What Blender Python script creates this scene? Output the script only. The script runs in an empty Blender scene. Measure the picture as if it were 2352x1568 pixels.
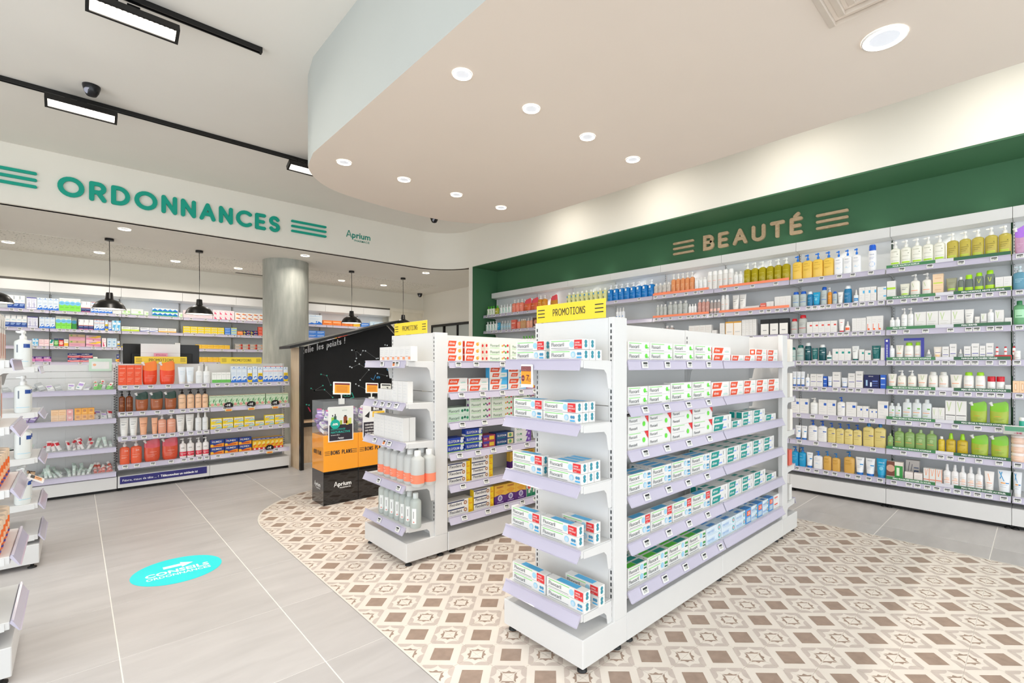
import bpy, math, random
from mathutils import Vector, Matrix
random.seed(7)
SC = bpy.context.scene
COL = SC.collection
PI = math.pi

# ---------------------------------------------------------------- camera, world, exposure
CX, HY, V1, V2, H = 1245.0, 834.0, 171.0, 2390.0, 1.21      # principal column, horizon row, the two vanishing points, eye height
F = math.sqrt((CX-V1)*(V2-CX))
YAW = math.atan2(V2-CX, F)                                  # view direction from +X towards +Y
VD = (math.cos(YAW), math.sin(YAW)); RD = (math.sin(YAW), -math.cos(YAW))
cam = bpy.data.cameras.new('camera'); cam_o = bpy.data.objects.new('camera', cam); COL.objects.link(cam_o)
cam.sensor_width = 36.0; cam.lens = F*36.0/2352.0
cam.shift_x = -(CX-1176.0)/2352.0; cam.shift_y = (HY-784.0)/2352.0
cam.clip_start = 0.02; cam.clip_end = 100
cam_o.location = (0, 0, H); cam_o.rotation_euler = (PI/2, 0, YAW-PI/2)
SC.camera = cam_o
W = bpy.data.worlds.new('daylight'); SC.world = W; W.use_nodes = True
bg = W.node_tree.nodes['Background']; bg.inputs[0].default_value = (0.90, 0.95, 1.0, 1); bg.inputs[1].default_value = 3.4
VS = SC.view_settings
VS.view_transform = 'Standard'; VS.look = 'None'; VS.gamma = 1.0; VS.exposure = -0.22; VS.use_curve_mapping = False
SC.cycles.max_bounces = 10; SC.cycles.diffuse_bounces = 6; SC.cycles.glossy_bounces = 3; SC.cycles.transmission_bounces = 6
SC.cycles.transparent_max_bounces = 6; SC.cycles.caustics_reflective = False; SC.cycles.caustics_refractive = False
SC.cycles.sample_clamp_indirect = 4.0

def area(name, loc, size, power, color=(1, .94, .86), rot=(0, 0, 0), size_y=None, spread=PI):
    l = bpy.data.lights.new(name, 'AREA'); l.energy = power; l.color = color; l.spread = spread
    if size_y: l.shape = 'RECTANGLE'; l.size = size; l.size_y = size_y
    else: l.shape = 'DISK'; l.size = size
    o = bpy.data.objects.new(name, l); COL.objects.link(o); o.location = loc; o.rotation_euler = rot
    return o

# ---------------------------------------------------------------- pixel -> place helpers (photograph frame 2352 x 1568)
def on_run(px, root, th, c):
    """local coordinate s along a run of shelving (frame at root turned by th) where the column px meets its plane y=c"""
    l = (px-CX)/F; r = (VD[0]+RD[0]*l, VD[1]+RD[1]*l)
    ex = (math.cos(th), math.sin(th)); ey = (-math.sin(th), math.cos(th))
    bx, by = root[0]+ey[0]*c, root[1]+ey[1]*c
    det = r[0]*(-ex[1]) - r[1]*(-ex[0])
    t = (bx*(-ex[1]) - by*(-ex[0]))/det
    return (r[0]*t-bx)*ex[0] + (r[1]*t-by)*ex[1]
def to_px(x, y, z):
    d = x*VD[0]+y*VD[1]; l = x*RD[0]+y*RD[1]
    if d < .05: return None
    return (CX+F*l/d, HY-F*(z-H)/d)

# ---------------------------------------------------------------- materials
def lin(h):
    h = h.lstrip('#')
    if len(h) == 3: h = ''.join(c*2 for c in h)
    v = [int(h[i:i+2], 16)/255 for i in (0, 2, 4)]
    return tuple(c/12.92 if c <= .04045 else ((c+.055)/1.055)**2.4 for c in v)
CN = dict(white='e9e8e5', cream='efe8d8', black='161616', gray='8c8f90', lgray='d2d3d3', dgray='4a4c4e', red='dd2f33', orange='f2642c',
  dorange='e2502a', lorange='f7a57a', peach='f2b28c', coral='ee6f5c', salmon='f0846c', yellow='f6d21e', lemon='efe98a', gold='e7a93a', amber='b06a1e', olive='a79a1c',
  oil='b5a648', lime='9fd82a', green='3fa24a', lgreen='8ee07c', dgreen='23624a', mint='bfe3cf', teal='16958c', dteal='0d5c5e', cyan='1fa6d0', lblue='9fd3ea',
  sky='4fb4e8', blue='1f74d0', dblue='1f4da0', navy='1c2a5e', indigo='33307e', purple='6a3a9a', lilac='b795da', pink='f0a6b8', lpink='f7d6da', magenta='c8347a',
  beige='d9b98c', tan='b98a5c', brown='5a3a28', dbrown='34231b', clear='d9e2e2', cgreen='cfdccf', cyel='d8cf7a', label='fafaf6')
_M = {}
def mat(col, rough=.45, metal=0.0, trans=0.0, emit=0.0, key=None, var=.03, coat=0.0, ior=1.45, scale=9.0):
    h = CN.get(col, col); k = key or (h, rough, metal, trans, emit, var, coat)
    if k in _M: return _M[k]
    m = bpy.data.materials.new('finish_%s' % (key or col)); m.use_nodes = True
    nt = m.node_tree; b = nt.nodes['Principled BSDF']; c = lin(h)
    if var and not emit:
        n = nt.nodes.new('ShaderNodeTexNoise'); n.inputs['Scale'].default_value = scale; n.inputs['Detail'].default_value = 3
        g = nt.nodes.new('ShaderNodeNewGeometry'); nt.links.new(g.outputs['Position'], n.inputs['Vector'])
        r = nt.nodes.new('ShaderNodeValToRGB'); e = r.color_ramp.elements
        e[0].position = .3; e[1].position = .7
        e[0].color = tuple(x*(1-var) for x in c)+(1,); e[1].color = tuple(min(1, x*(1+var)) for x in c)+(1,)
        nt.links.new(n.outputs['Fac'], r.inputs[0]); nt.links.new(r.outputs[0], b.inputs['Base Color'])
    else: b.inputs['Base Color'].default_value = c+(1,)
    b.inputs['Roughness'].default_value = rough; b.inputs['Metallic'].default_value = metal
    b.inputs['Transmission Weight'].default_value = trans; b.inputs['Coat Weight'].default_value = coat; b.inputs['IOR'].default_value = ior
    if emit: b.inputs['Emission Color'].default_value = c+(1,); b.inputs['Emission Strength'].default_value = emit
    _M[k] = m; return m
def clear_mat(key, c, solid=.07):
    if key in _M: return _M[key]
    m = bpy.data.materials.new(key); m.use_nodes = True; nt = m.node_tree; b = nt.nodes['Principled BSDF']; out = nt.nodes['Material Output']
    b.inputs['Base Color'].default_value = lin(c)+(1,); b.inputs['Roughness'].default_value = .05
    t = nt.nodes.new('ShaderNodeBsdfTransparent'); mx = nt.nodes.new('ShaderNodeMixShader'); mx.inputs[0].default_value = solid
    nt.links.new(t.outputs[0], mx.inputs[1]); nt.links.new(b.outputs[0], mx.inputs[2]); nt.links.new(mx.outputs[0], out.inputs[0])
    _M[key] = m; return m
def paper(c): return mat(c, .42, var=.015)
def plast(c): return mat(c, .22, var=.015)
def glassy(c, t=.55): return mat(c, .12, trans=t, var=0, ior=1.33)
def wood(key, c1, c2, sc=(1, 1, 1), rough=.45):
    if key in _M: return _M[key]
    m = bpy.data.materials.new(key); m.use_nodes = True; nt = m.node_tree; b = nt.nodes['Principled BSDF']
    g = nt.nodes.new('ShaderNodeTexCoord'); mp = nt.nodes.new('ShaderNodeMapping'); mp.inputs['Scale'].default_value = sc
    n = nt.nodes.new('ShaderNodeTexNoise'); n.inputs['Scale'].default_value = 6; n.inputs['Detail'].default_value = 6; n.inputs['Distortion'].default_value = 1.2
    r = nt.nodes.new('ShaderNodeValToRGB'); r.color_ramp.elements[0].color = lin(c1)+(1,); r.color_ramp.elements[1].color = lin(c2)+(1,)
    r.color_ramp.elements[0].position = .35; r.color_ramp.elements[1].position = .65
    nt.links.new(g.outputs['Object'], mp.inputs[0]); nt.links.new(mp.outputs[0], n.inputs['Vector']); nt.links.new(n.outputs['Fac'], r.inputs[0])
    nt.links.new(r.outputs[0], b.inputs['Base Color']); b.inputs['Roughness'].default_value = rough
    _M[key] = m; return m

# ---------------------------------------------------------------- mesh builder
class MB:
    def __init__(s): s.v = []; s.f = []; s.mi = []; s.sm = []; s.mats = []
    def m(s, mt):
        if mt not in s.mats: s.mats.append(mt)
        return s.mats.index(mt)
    def add(s, vs, fs, mt, smooth=False):
        b = len(s.v); s.v += [tuple(p) for p in vs]; i = s.m(mt)
        for f in fs: s.f.append([b+k for k in f]); s.mi.append(i); s.sm.append(smooth)
    def poly(s, pts, mt): s.add(pts, [list(range(len(pts)))], mt)
    def box(s, x0, x1, y0, y1, z0, z1, mt):
        s.add([(x0,y0,z0),(x1,y0,z0),(x1,y1,z0),(x0,y1,z0),(x0,y0,z1),(x1,y0,z1),(x1,y1,z1),(x0,y1,z1)],
              [(0,3,2,1),(4,5,6,7),(0,1,5,4),(1,2,6,5),(2,3,7,6),(3,0,4,7)], mt)
    def cbox(s, x0, x1, y0, y1, z0, z1, mt, c=.003):
        """box with small chamfers on its upright and top edges"""
        o = [(x0+c,y0),(x1-c,y0),(x1,y0+c),(x1,y1-c),(x1-c,y1),(x0+c,y1),(x0,y1-c),(x0,y0+c)]
        i = [(min(max(x,x0+c),x1-c), min(max(y,y0+c),y1-c)) for x, y in o]
        vs = [(x,y,z0) for x,y in o]+[(x,y,z1-c) for x,y in o]+[(x,y,z1) for x,y in i]
        fs = [list(range(7,-1,-1)), list(range(16,24))]
        for k in range(8):
            n = (k+1) % 8; fs += [(k,n,8+n,8+k), (8+k,8+n,16+n,16+k)]
        s.add(vs, fs, mt)
    def prism(s, pts, a0, a1, mt, axis='y'):
        """2-D outline (counter-clockwise) swept along an axis from a0 to a1"""
        n = len(pts)
        P = {'y': lambda p, a: (p[0], a, p[1]), 'x': lambda p, a: (a, p[0], p[1]), 'z': lambda p, a: (p[0], p[1], a)}[axis]
        vs = [P(p, a0) for p in pts]+[P(p, a1) for p in pts]
        fs = [list(range(n)), list(range(2*n-1, n-1, -1))]+[(k, n+k, n+(k+1) % n, (k+1) % n) for k in range(n)]
        s.add(vs, fs, mt)
    def lathe(s, prof, n, mt, c=(0,0,0), sx=1, sy=1, smooth=True, cap=True):
        b = []; vs = []
        for r, z in prof:
            for k in range(n):
                a = 2*PI*k/n; vs.append((c[0]+sx*r*math.cos(a), c[1]+sy*r*math.sin(a), c[2]+z))
        fs = []
        for j in range(len(prof)-1):
            for k in range(n):
                q = (k+1) % n; fs.append((j*n+k, j*n+q, (j+1)*n+q, (j+1)*n+k))
        s.add(vs, fs, mt, smooth)
        if cap:
            if prof[0][0] > 1e-5: s.add(vs[:n], [list(range(n-1, -1, -1))], mt)
            if prof[-1][0] > 1e-5: s.add(vs[-n:], [list(range(n))], mt)
    def tube(s, path, r, mt, n=8):
        vs = []; fs = []
        for i, p in enumerate(path):
            a = Vector(path[max(i-1, 0)]); b = Vector(path[min(i+1, len(path)-1)]); t = (b-a).normalized()
            u = t.cross(Vector((0,0,1)));
            if u.length < .01: u = t.cross(Vector((1,0,0)))
            u.normalize(); w = t.cross(u)
            for k in range(n):
                q = 2*PI*k/n; vs.append(Vector(p)+u*(r*math.cos(q))+w*(r*math.sin(q)))
        for j in range(len(path)-1):
            for k in range(n):
                q = (k+1) % n; fs.append((j*n+k, (j+1)*n+k, (j+1)*n+q, j*n+q))
        s.add(vs, fs, mt, True); s.add(vs[:n], [list(range(n))], mt); s.add(vs[-n:], [list(range(n-1, -1, -1))], mt)
    def mesh(s, name):
        me = bpy.data.meshes.new(name); me.from_pydata(s.v, [], s.f)
        for x in s.mats: me.materials.append(x)
        me.polygons.foreach_set('material_index', s.mi); me.polygons.foreach_set('use_smooth', s.sm); me.update(); return me
    def build(s, name, parent=None, loc=None, rz=0):
        return link(name, s.mesh(name), parent, loc, rz)
def link(name, me, parent=None, loc=None, rz=0):
    o = bpy.data.objects.new(name, me); COL.objects.link(o)
    if parent is not None: o.parent = parent
    if loc: o.location = loc
    if rz: o.rotation_euler = (0, 0, rz)
    return o
def tag(o, label, cat, group=None):
    o['label'] = label; o['category'] = cat
    if group: o['group'] = group
    return o
def empty(name, loc, label, cat, rz=0, group=None):
    o = bpy.data.objects.new(name, None); COL.objects.link(o); o.location = loc; o.rotation_euler = (0, 0, rz); o.empty_display_size = .1
    return tag(o, label, cat, group)
def struct(o): o['kind'] = 'structure'; return o

# ---------------------------------------------------------------- lettering
_T = {}
def text_geo(s, bold=0.0):
    k = (s, bold)
    if k not in _T:
        cu = bpy.data.curves.new('t', 'FONT'); cu.body = s; cu.size = 1.0; cu.resolution_u = 2; cu.offset = bold; cu.fill_mode = 'FRONT'
        o = bpy.data.objects.new('t', cu); me = bpy.data.meshes.new_from_object(o)
        vs = [(v.co.x/.727, v.co.y/.727) for v in me.vertices]; fs = [list(p.vertices) for p in me.polygons]
        bpy.data.objects.remove(o); bpy.data.curves.remove(cu); bpy.data.meshes.remove(me)
        x0 = min((p[0] for p in vs), default=0); vs = [(p[0]-x0, p[1]) for p in vs]
        _T[k] = (vs, fs, max((p[0] for p in vs), default=1))
    return _T[k]
def arc(cx, cy, rx, ry, a0, a1, n=9):
    return [(cx+rx*math.cos(math.radians(a0+(a1-a0)*i/n)), cy+ry*math.sin(math.radians(a0+(a1-a0)*i/n))) for i in range(n+1)]
_E = [[(.5,1),(0,1),(0,0),(.5,0)], [(0,.5),(.43,.5)]]
GL = {'O': (.96, [('c', arc(.48,.5,.48,.5,0,345,22))]), 'R': (.58, [[(0,0),(0,1),(.3,1)]+arc(.3,.73,.27,.27,90,-90)[1:]+[(0,.46)], [(.3,.46),(.58,0)]]),
 'D': (.7, [('c', [(0,0),(0,1),(.22,1)]+arc(.22,.5,.48,.5,90,-90,12)[1:])]), 'N': (.62, [[(0,0),(0,1),(.62,0),(.62,1)]]),
 'A': (.72, [[(0,0),(.36,1),(.72,0)], [(.13,.33),(.59,.33)]]), 'C': (.8, [arc(.48,.5,.48,.5,48,312,16)]), 'E': (.5, _E), 'É': (.5, _E+[[(.2,1.2),(.36,1.36)]]),
 'S': (.54, [arc(.27,.75,.25,.25,25,270,10)+arc(.27,.25,.26,.25,90,-155,10)[1:]]), 'U': (.62, [[(0,1),(0,.34)]+arc(.31,.31,.31,.31,180,360,10)+[(.62,1)]]),
 'T': (.64, [[(0,1),(.64,1)], [(.32,1),(.32,0)]]), 'B': (.56, [('c', [(0,0),(0,1),(.28,1)]+arc(.28,.76,.24,.24,90,-90,8)[1:]+arc(.3,.26,.26,.26,90,-90,8)+[(.28,0)]), [(0,.52),(.28,.52)]]),
 'P': (.56, [[(0,0),(0,1),(.3,1)]+arc(.3,.72,.27,.28,90,-90)[1:]+[(0,.44)]]), 'M': (.8, [[(0,0),(0,1),(.4,.4),(.8,1),(.8,0)]]), 'I': (.5, [[(0,1),(.5,1)], [(.25,1),(.25,0)], [(0,0),(.5,0)]]),
 'L': (.5, [[(0,1),(0,0),(.5,0)]]), ' ': (.4, []), '!': (.1, [[(.08,1),(.05,.35)], [(.04,.03),(.045,.05)]]),
 'e': (.5, [[(.02,.28),(.46,.34)]+arc(.25,.3,.23,.28,10,320,10)]), 'l': (.12, [[(.06,1),(.06,0)]]), 'i': (.12, [[(.06,.58),(.06,0)], [(.06,.83),(.065,.85)]]),
 's': (.4, [arc(.2,.44,.18,.14,35,270,7)+arc(.2,.15,.19,.15,90,-150,7)[1:]]), 'p': (.5, [[(.04,.56),(.04,-.4)], arc(.25,.28,.22,.27,150,-150,12)]),
 'o': (.5, [('c', arc(.25,.28,.24,.28,0,330,12))]), 'n': (.48, [[(.04,.58),(.04,0)], [(.04,.35)]+arc(.24,.36,.2,.2,170,0,7)+[(.44,0)]]), 't': (.4, [[(.18,.9),(.18,.12)]+arc(.28,.12,.1,.1,180,300,4), [(0,.6),(.38,.6)]])}
def stroke_prism(mb, pts, w, fn, d, mt, closed=False):
    """flat stroke of width w with round ends along pts, mapped to space by fn(x, y, depth)"""
    n = len(pts); h = w/2
    def nrm(a, b):
        dx, dy = b[0]-a[0], b[1]-a[1]; l = math.hypot(dx, dy) or 1; return (-dy/l, dx/l)
    L = []; R = []
    for i in range(n):
        a = pts[i-1] if (i or closed) else None; b = pts[(i+1) % n] if (i < n-1 or closed) else None
        if a and b:
            n1 = nrm(a, pts[i]); n2 = nrm(pts[i], b); mx, my = n1[0]+n2[0], n1[1]+n2[1]; q = mx*mx+my*my
            k = min(2/q if q > .3 else 2/.3, 2.2); mx *= k; my *= k
            mx, my = mx, my
        else: mx, my = nrm(a, pts[i]) if a else nrm(pts[i], b)
        L.append((pts[i][0]+mx*h, pts[i][1]+my*h)); R.append((pts[i][0]-mx*h, pts[i][1]-my*h))
    def slab(poly):
        m = len(poly); mb.add([fn(x, y, d) for x, y in poly]+[fn(x, y, 0) for x, y in poly], [list(range(m))]+[(k, m+k, m+(k+1) % m, (k+1) % m) for k in range(m)], mt)
    rng = range(n) if closed else range(n-1)
    vs = []; fs = []
    for i in range(n): vs += [fn(*L[i], d), fn(*R[i], d), fn(*L[i], 0), fn(*R[i], 0)]
    for i in rng:
        a, b = 4*i, 4*((i+1) % n); fs += [(a, a+1, b+1, b), (a+2, a, b, b+2), (a+1, a+3, b+3, b+1)]
    mb.add(vs, fs, mt)
    if not closed:
        for i, j in ((0, 1), (n-1, n-2)):
            p, q = pts[i], pts[j]; a0 = math.degrees(math.atan2(p[1]-q[1], p[0]-q[0])); slab(arc(p[0], p[1], h, h, a0-90, a0+90, 8))
def split_corners(P):
    """cut a line at its sharp corners, so that every piece gets round ends there"""
    o = [[P[0]]]
    for i in range(1, len(P)):
        o[-1].append(P[i])
        if i < len(P)-1:
            a = (P[i][0]-P[i-1][0], P[i][1]-P[i-1][1]); b = (P[i+1][0]-P[i][0], P[i+1][1]-P[i][1])
            if a[0]*b[0]+a[1]*b[1] < .6*math.hypot(*a)*math.hypot(*b): o.append([P[i]])
    return o
def stroke_text(mb, s, height, weight, fn, d, mt, xs=1.0, gap=.2, width=None):
    """stroke lettering; overall cap height incl. stroke = height. Returns total width"""
    k = height-weight; adv = [GL[c][0]*k*xs+weight+gap*height*xs for c in s]; tot = sum(adv)-gap*height*xs
    f = width/tot if width else 1.0
    x = 0
    q = 0
    for c, a in zip(s, adv):
        for st in GL[c][1]:
            cl = isinstance(st, tuple); pts = st[1] if cl else st
            P = [((x+weight/2+p[0]*k*xs)*f, weight/2+p[1]*k) for p in pts]
            if cl: P = P+[P[0]] if len(P) < 20 else P
            for pc in ([P] if cl and len(P) >= 20 else split_corners(P)):
                q += 1; stroke_prism(mb, pc, weight, fn, d+.0003*(q % 5), mt, cl and len(P) >= 20)
        x += a
    return tot*f
# ---------------------------------------------------------------- the room
ZM, ZC, ZI = 3.39, 2.79, 2.706          # main ceiling, low ceiling at the back, floating ceiling
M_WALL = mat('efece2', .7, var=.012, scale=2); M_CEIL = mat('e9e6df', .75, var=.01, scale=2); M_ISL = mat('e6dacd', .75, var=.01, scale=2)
M_ISL_SHADED = mat('b7bbb7', .75, var=.01, scale=2); M_GREEN = mat('43714f', .6, var=.02, scale=3); M_CAB = mat('dcdcdb', .32, var=.008); M_BLK = mat('121212', .35, var=.02)  # island sides: their shaded grey is put into the colour
M_CONC = None
def slab(name, pts, z0, z1, m):
    b = MB(); b.prism(pts, z0, z1, m, 'z'); return struct(b.build(name))
def boxo(name, x0, x1, y0, y1, z0, z1, m):
    b = MB(); b.box(x0, x1, y0, y1, z0, z1, m); return struct(b.build(name))
XL, YF, YB = -3.2, -2.6, 10.2
# floor: screed with every tile laid on it
M_GROUT = mat('f3f0ea', .7, var=.02)
floor = boxo('floor', XL, 6.0, YF, YB+.2, -.03, -.0012, M_GROUT)
def tile_mat():
    m = bpy.data.materials.new('grey_porcelain'); m.use_nodes = True; nt = m.node_tree; b = nt.nodes['Principled BSDF']
    g = nt.nodes.new('ShaderNodeNewGeometry'); mp = nt.nodes.new('ShaderNodeMapping'); mp.inputs['Scale'].default_value = (1.2, 5, 1)
    n = nt.nodes.new('ShaderNodeTexNoise'); n.inputs['Scale'].default_value = 2.2; n.inputs['Detail'].default_value = 5; n.inputs['Distortion'].default_value = .6
    oi = nt.nodes.new('ShaderNodeObjectInfo'); ad = nt.nodes.new('ShaderNodeVectorMath'); ad.operation = 'ADD'
    nt.links.new(g.outputs['Position'], ad.inputs[0]); nt.links.new(oi.outputs['Location'], ad.inputs[1])
    r = nt.nodes.new('ShaderNodeValToRGB'); r.color_ramp.elements[0].color = lin('bcb8b6')+(1,); r.color_ramp.elements[1].color = lin('c8c4c2')+(1,)
    r.color_ramp.elements[0].position = .3; r.color_ramp.elements[1].position = .7
    nt.links.new(ad.outputs[0], mp.inputs[0]); nt.links.new(mp.outputs[0], n.inputs['Vector']); nt.links.new(n.outputs['Fac'], r.inputs[0])
    mx = nt.nodes.new('ShaderNodeMix'); mx.data_type = 'RGBA'; mx.blend_type = 'MULTIPLY'; mx.inputs['Factor'].default_value = 1
    mr = nt.nodes.new('ShaderNodeMapRange'); mr.inputs['To Min'].default_value = .94; mr.inputs['To Max'].default_value = 1.03
    nt.links.new(oi.outputs['Random'], mr.inputs['Value']); nt.links.new(r.outputs[0], mx.inputs[6]); nt.links.new(mr.outputs[0], mx.inputs[7])
    nt.links.new(mx.outputs[2], b.inputs['Base Color']); b.inputs['Roughness'].default_value = .38
    return m
M_TILE = tile_mat()
PX0, PX1, PY0, PY1, PR = .997, 4.042, .006, 4.878, .9        # the patterned carpet of tiles, with two rounded corners
OUT = [(PX0, PY0), (PX1, PY0)]+arc(PX1-PR, PY1-PR, PR, PR, 0, 90, 14)+arc(PX0+PR, PY1-PR, PR, PR, 90, 180, 14)
def inside(x, y): return all((b[0]-a[0])*(y-a[1])-(b[1]-a[1])*(x-a[0]) >= -1e-9 for a, b in zip(OUT, OUT[1:]+OUT[:1]))
def clip(poly):
    for a, b in zip(OUT, OUT[1:]+OUT[:1]):
        d = [(b[0]-a[0])*(p[1]-a[1])-(b[1]-a[1])*(p[0]-a[0]) for p in poly]; o = []
        for i in range(len(poly)):
            j = (i+1) % len(poly)
            if d[i] >= 0: o.append(poly[i])
            if (d[i] >= 0) != (d[j] >= 0):
                t = d[i]/(d[i]-d[j]); o.append((poly[i][0]+t*(poly[j][0]-poly[i][0]), poly[i][1]+t*(poly[j][1]-poly[i][1])))
        poly = o
        if len(poly) < 3: return []
    return poly
TG = {}
for i in range(-6, 10):
    for k in range(-5, 18):
        x0, y0 = .133+.6*i, .22+.6*k
        if x0 < XL or x0 > 5.4 or y0 < YF or y0 > 9.9: continue
        if all(inside(x0+a*.6, y0+b*.6) for a in (0, 1) for b in (0, 1)): continue
        rt = x0 > 3.5; gx, gy = (.0016, .0024) if rt else (.0024, .0016)
        if rt not in TG:
            b = MB(); b.cbox(-.3+gx, .3-gx, -.3+gy, .3-gy, -.005, 0, M_TILE, .0008); TG[rt] = b.mesh('floor_tile')
        link('floor_tile', TG[rt], floor, (x0+.3, y0+.3, 0))
M_CREAM = mat('ebe2d7', .42, var=.02, scale=14); M_BAR = mat('cdc0b7', .42, var=.05, scale=22); M_BRN = mat('a58f80', .42, var=.10, scale=26)
q = .1010; s2 = math.sqrt(.5); TP = [([(-q,-q),(q,-q),(q,q),(-q,q)], M_CREAM, .0)]
TP.append(([(.0585,0),(0,.0585),(-.0585,0),(0,-.0585)], M_BRN, .0004))
_pet = [(-.0205,.0235),(.0205,.0235),(.0285,.0325),(.0110,.0300),(0,.0395),(-.0110,.0300),(-.0285,.0325)]
_bar = [(-.0625,.0645),(-.0595,.0705),(-.0022,.0705),(-.0006,.0668),(-.012,.0540),(-.024,.0485),(-.046,.0485),(-.053,.0545)]
for sx in (1, -1):
    for sy in (1, -1):
        for pts, mt in ((_pet, M_BRN), (_bar, M_BAR), ([(-u, v) for u, v in _bar], M_BAR)):
            o = []
            for u, v in pts:
                dx, dy = -sx*s2, -sy*s2; ux, uy = -dy, dx
                o.append((sx*.1015+dx*v+ux*u, sy*.1015+dy*v+uy*u))
            TP.append((o, mt, .0004))
def tile_into(b, cx, cy, cut):
    for pts, mt, dz in TP:
        P = [(x+cx, y+cy) for x, y in pts]
        if cut: P = clip(P)
        if len(P) > 2: b.poly([(x, y, .0012+dz) for x, y in P], mt)
tb = MB(); tile_into(tb, 0, 0, False); tb.add([(-q,-q,.0012),(q,-q,.0012),(q,q,.0012),(-q,q,.0012),(-q,-q,-.004),(q,-q,-.004),(q,q,-.004),(-q,q,-.004)], [(0,1,5,4),(1,2,6,5),(2,3,7,6),(3,0,4,7)], M_CREAM)
tme = tb.mesh('patterned_tile'); rest = MB(); cand = []
for i in range(-1, 14):
    for k in range(-2, 22):
        cx, cy = 1.2+.203*(i+.5), .412+.203*(k+.5); pj = to_px(cx, cy, 0)
        under = any(x0 < cx < x1 and y0 < cy < y1 for x0, x1, y0, y1 in ((1.42, 3.7, 1.24, 1.68), (1.42, 3.7, 2.62, 3.1), (1.53, 2.1, 4.24, 4.46)))
        vis = pj is not None and -60 < pj[0] < 2412 and pj[1] < 1640 and not under
        full = all(inside(cx+a*.1, cy+b*.1) for a in (-1, 1) for b in (-1, 1))
        cand.append((0 if vis else 1, math.hypot(cx, cy), cx, cy, full))
cand.sort()
for n, (hid, _d, cx, cy, full) in enumerate(cand):
    if hid or n >= 298: tile_into(rest, cx, cy, not full); continue
    if full: link('patterned_tile', tme, floor, (cx, cy, 0))
    else:
        b = MB(); tile_into(b, cx, cy, True)
        if b.f: b.build('patterned_tile', floor)
r_ = rest.build('patterned_tile_remainder', floor); r_['kind'] = 'stuff'
b = MB(); n = len(OUT); cxm, cym = 2.5, 2.5
def grow(p, d):
    x, y = p; l = math.hypot(x-cxm, y-cym); return (x+(x-cxm)/l*d, y+(y-cym)/l*d)
b.add([(x, y, .0022) for x, y in OUT]+[(*grow(p, .013), .0022) for p in OUT], [(k, n+k, n+(k+1) % n, (k+1) % n) for k in range(n)], mat('e9e4da', .4, var=.02))
struct(b.build('trim_1'))

# walls and ceilings
struct(boxo('ceiling', XL, 6.0, YF, 7.2, ZM, ZM+.1, M_CEIL))
arcp = arc(4.08, 6.5, .6, .6, 90, 0, 16)
path = [(XL, 7.1)]+arcp+[(4.68, YF)]; outer = [(XL, 7.2)]+arc(4.08, 6.5, .7, .7, 90, 0, 16)+[(4.78, YF)]
b = MB(); n = len(path); vs = []
for p, o in zip(path, outer): vs += [(p[0], p[1], ZC), (p[0], p[1], ZM), (o[0], o[1], ZC), (o[0], o[1], ZM)]
b.add(vs, [(4*k, 4*k+4, 4*k+5, 4*k+1) for k in range(n-1)], M_WALL, True)
b.add(vs, [(4*k, 4*k+2, 4*k+6, 4*k+4) for k in range(n-1)], M_CEIL)
struct(b.build('wall_fascia'))
struct(slab('ceiling_back', [(XL, 7.15)]+arc(4.08, 6.5, .64, .64, 90, 0, 16)+[(4.72, 6.57), (5.95, 6.57), (5.95, YB), (XL, YB)], ZC, ZC+.08, M_CEIL))
def perf_mat():
    m = bpy.data.materials.new('perforated_board'); m.use_nodes = True; nt = m.node_tree; b = nt.nodes['Principled BSDF']
    g = nt.nodes.new('ShaderNodeNewGeometry'); v = nt.nodes.new('ShaderNodeTexVoronoi'); v.inputs['Scale'].default_value = 26; v.inputs['Randomness'].default_value = 1
    nt.links.new(g.outputs['Position'], v.inputs['Vector']); r = nt.nodes.new('ShaderNodeValToRGB'); e = r.color_ramp.elements
    e[0].position = .17; e[1].position = .24; e[0].color = lin('8f8c84')+(1,); e[1].color = lin('e6e3da')+(1,)
    nt.links.new(v.outputs['Distance'], r.inputs[0]); nt.links.new(r.outputs[0], b.inputs['Base Color']); b.inputs['Roughness'].default_value = .8; return m
struct(boxo('ceiling_acoustic', XL, 5.3, 8.55, 9.85, ZC-.004, ZC, perf_mat()))
struct(boxo('wall_left', XL-.1, XL, 5.0, YB, 0, ZM, M_WALL)); struct(boxo('wall_back', XL, 6.0, YB, YB+.1, 0, ZM, M_WALL))
struct(boxo('wall_back_upper', XL, 5.95, 10.03, YB, 2.40, ZC, M_WALL))
struct(boxo('wall_side', 5.85, 5.95, 6.5, YB, 0, ZC, M_WALL))
struct(boxo('wall_right', 5.2, 5.3, YF, 6.6, 0, ZM, M_GREEN)); struct(boxo('trim_2', 4.782, 5.2, YF, 6.47, ZC-.012, ZC, M_GREEN)); struct(boxo('trim_4', 4.684, 4.782, YF, 6.47, ZC-.012, ZC-.0005, M_GREEN))
struct(boxo('wall_niche', 4.69, 5.2, 6.47, 6.48, 0, ZC-.012, M_GREEN)); struct(boxo('wall_pier', 4.68, 5.86, 6.481, 6.57, 0, ZC, M_WALL))
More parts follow.
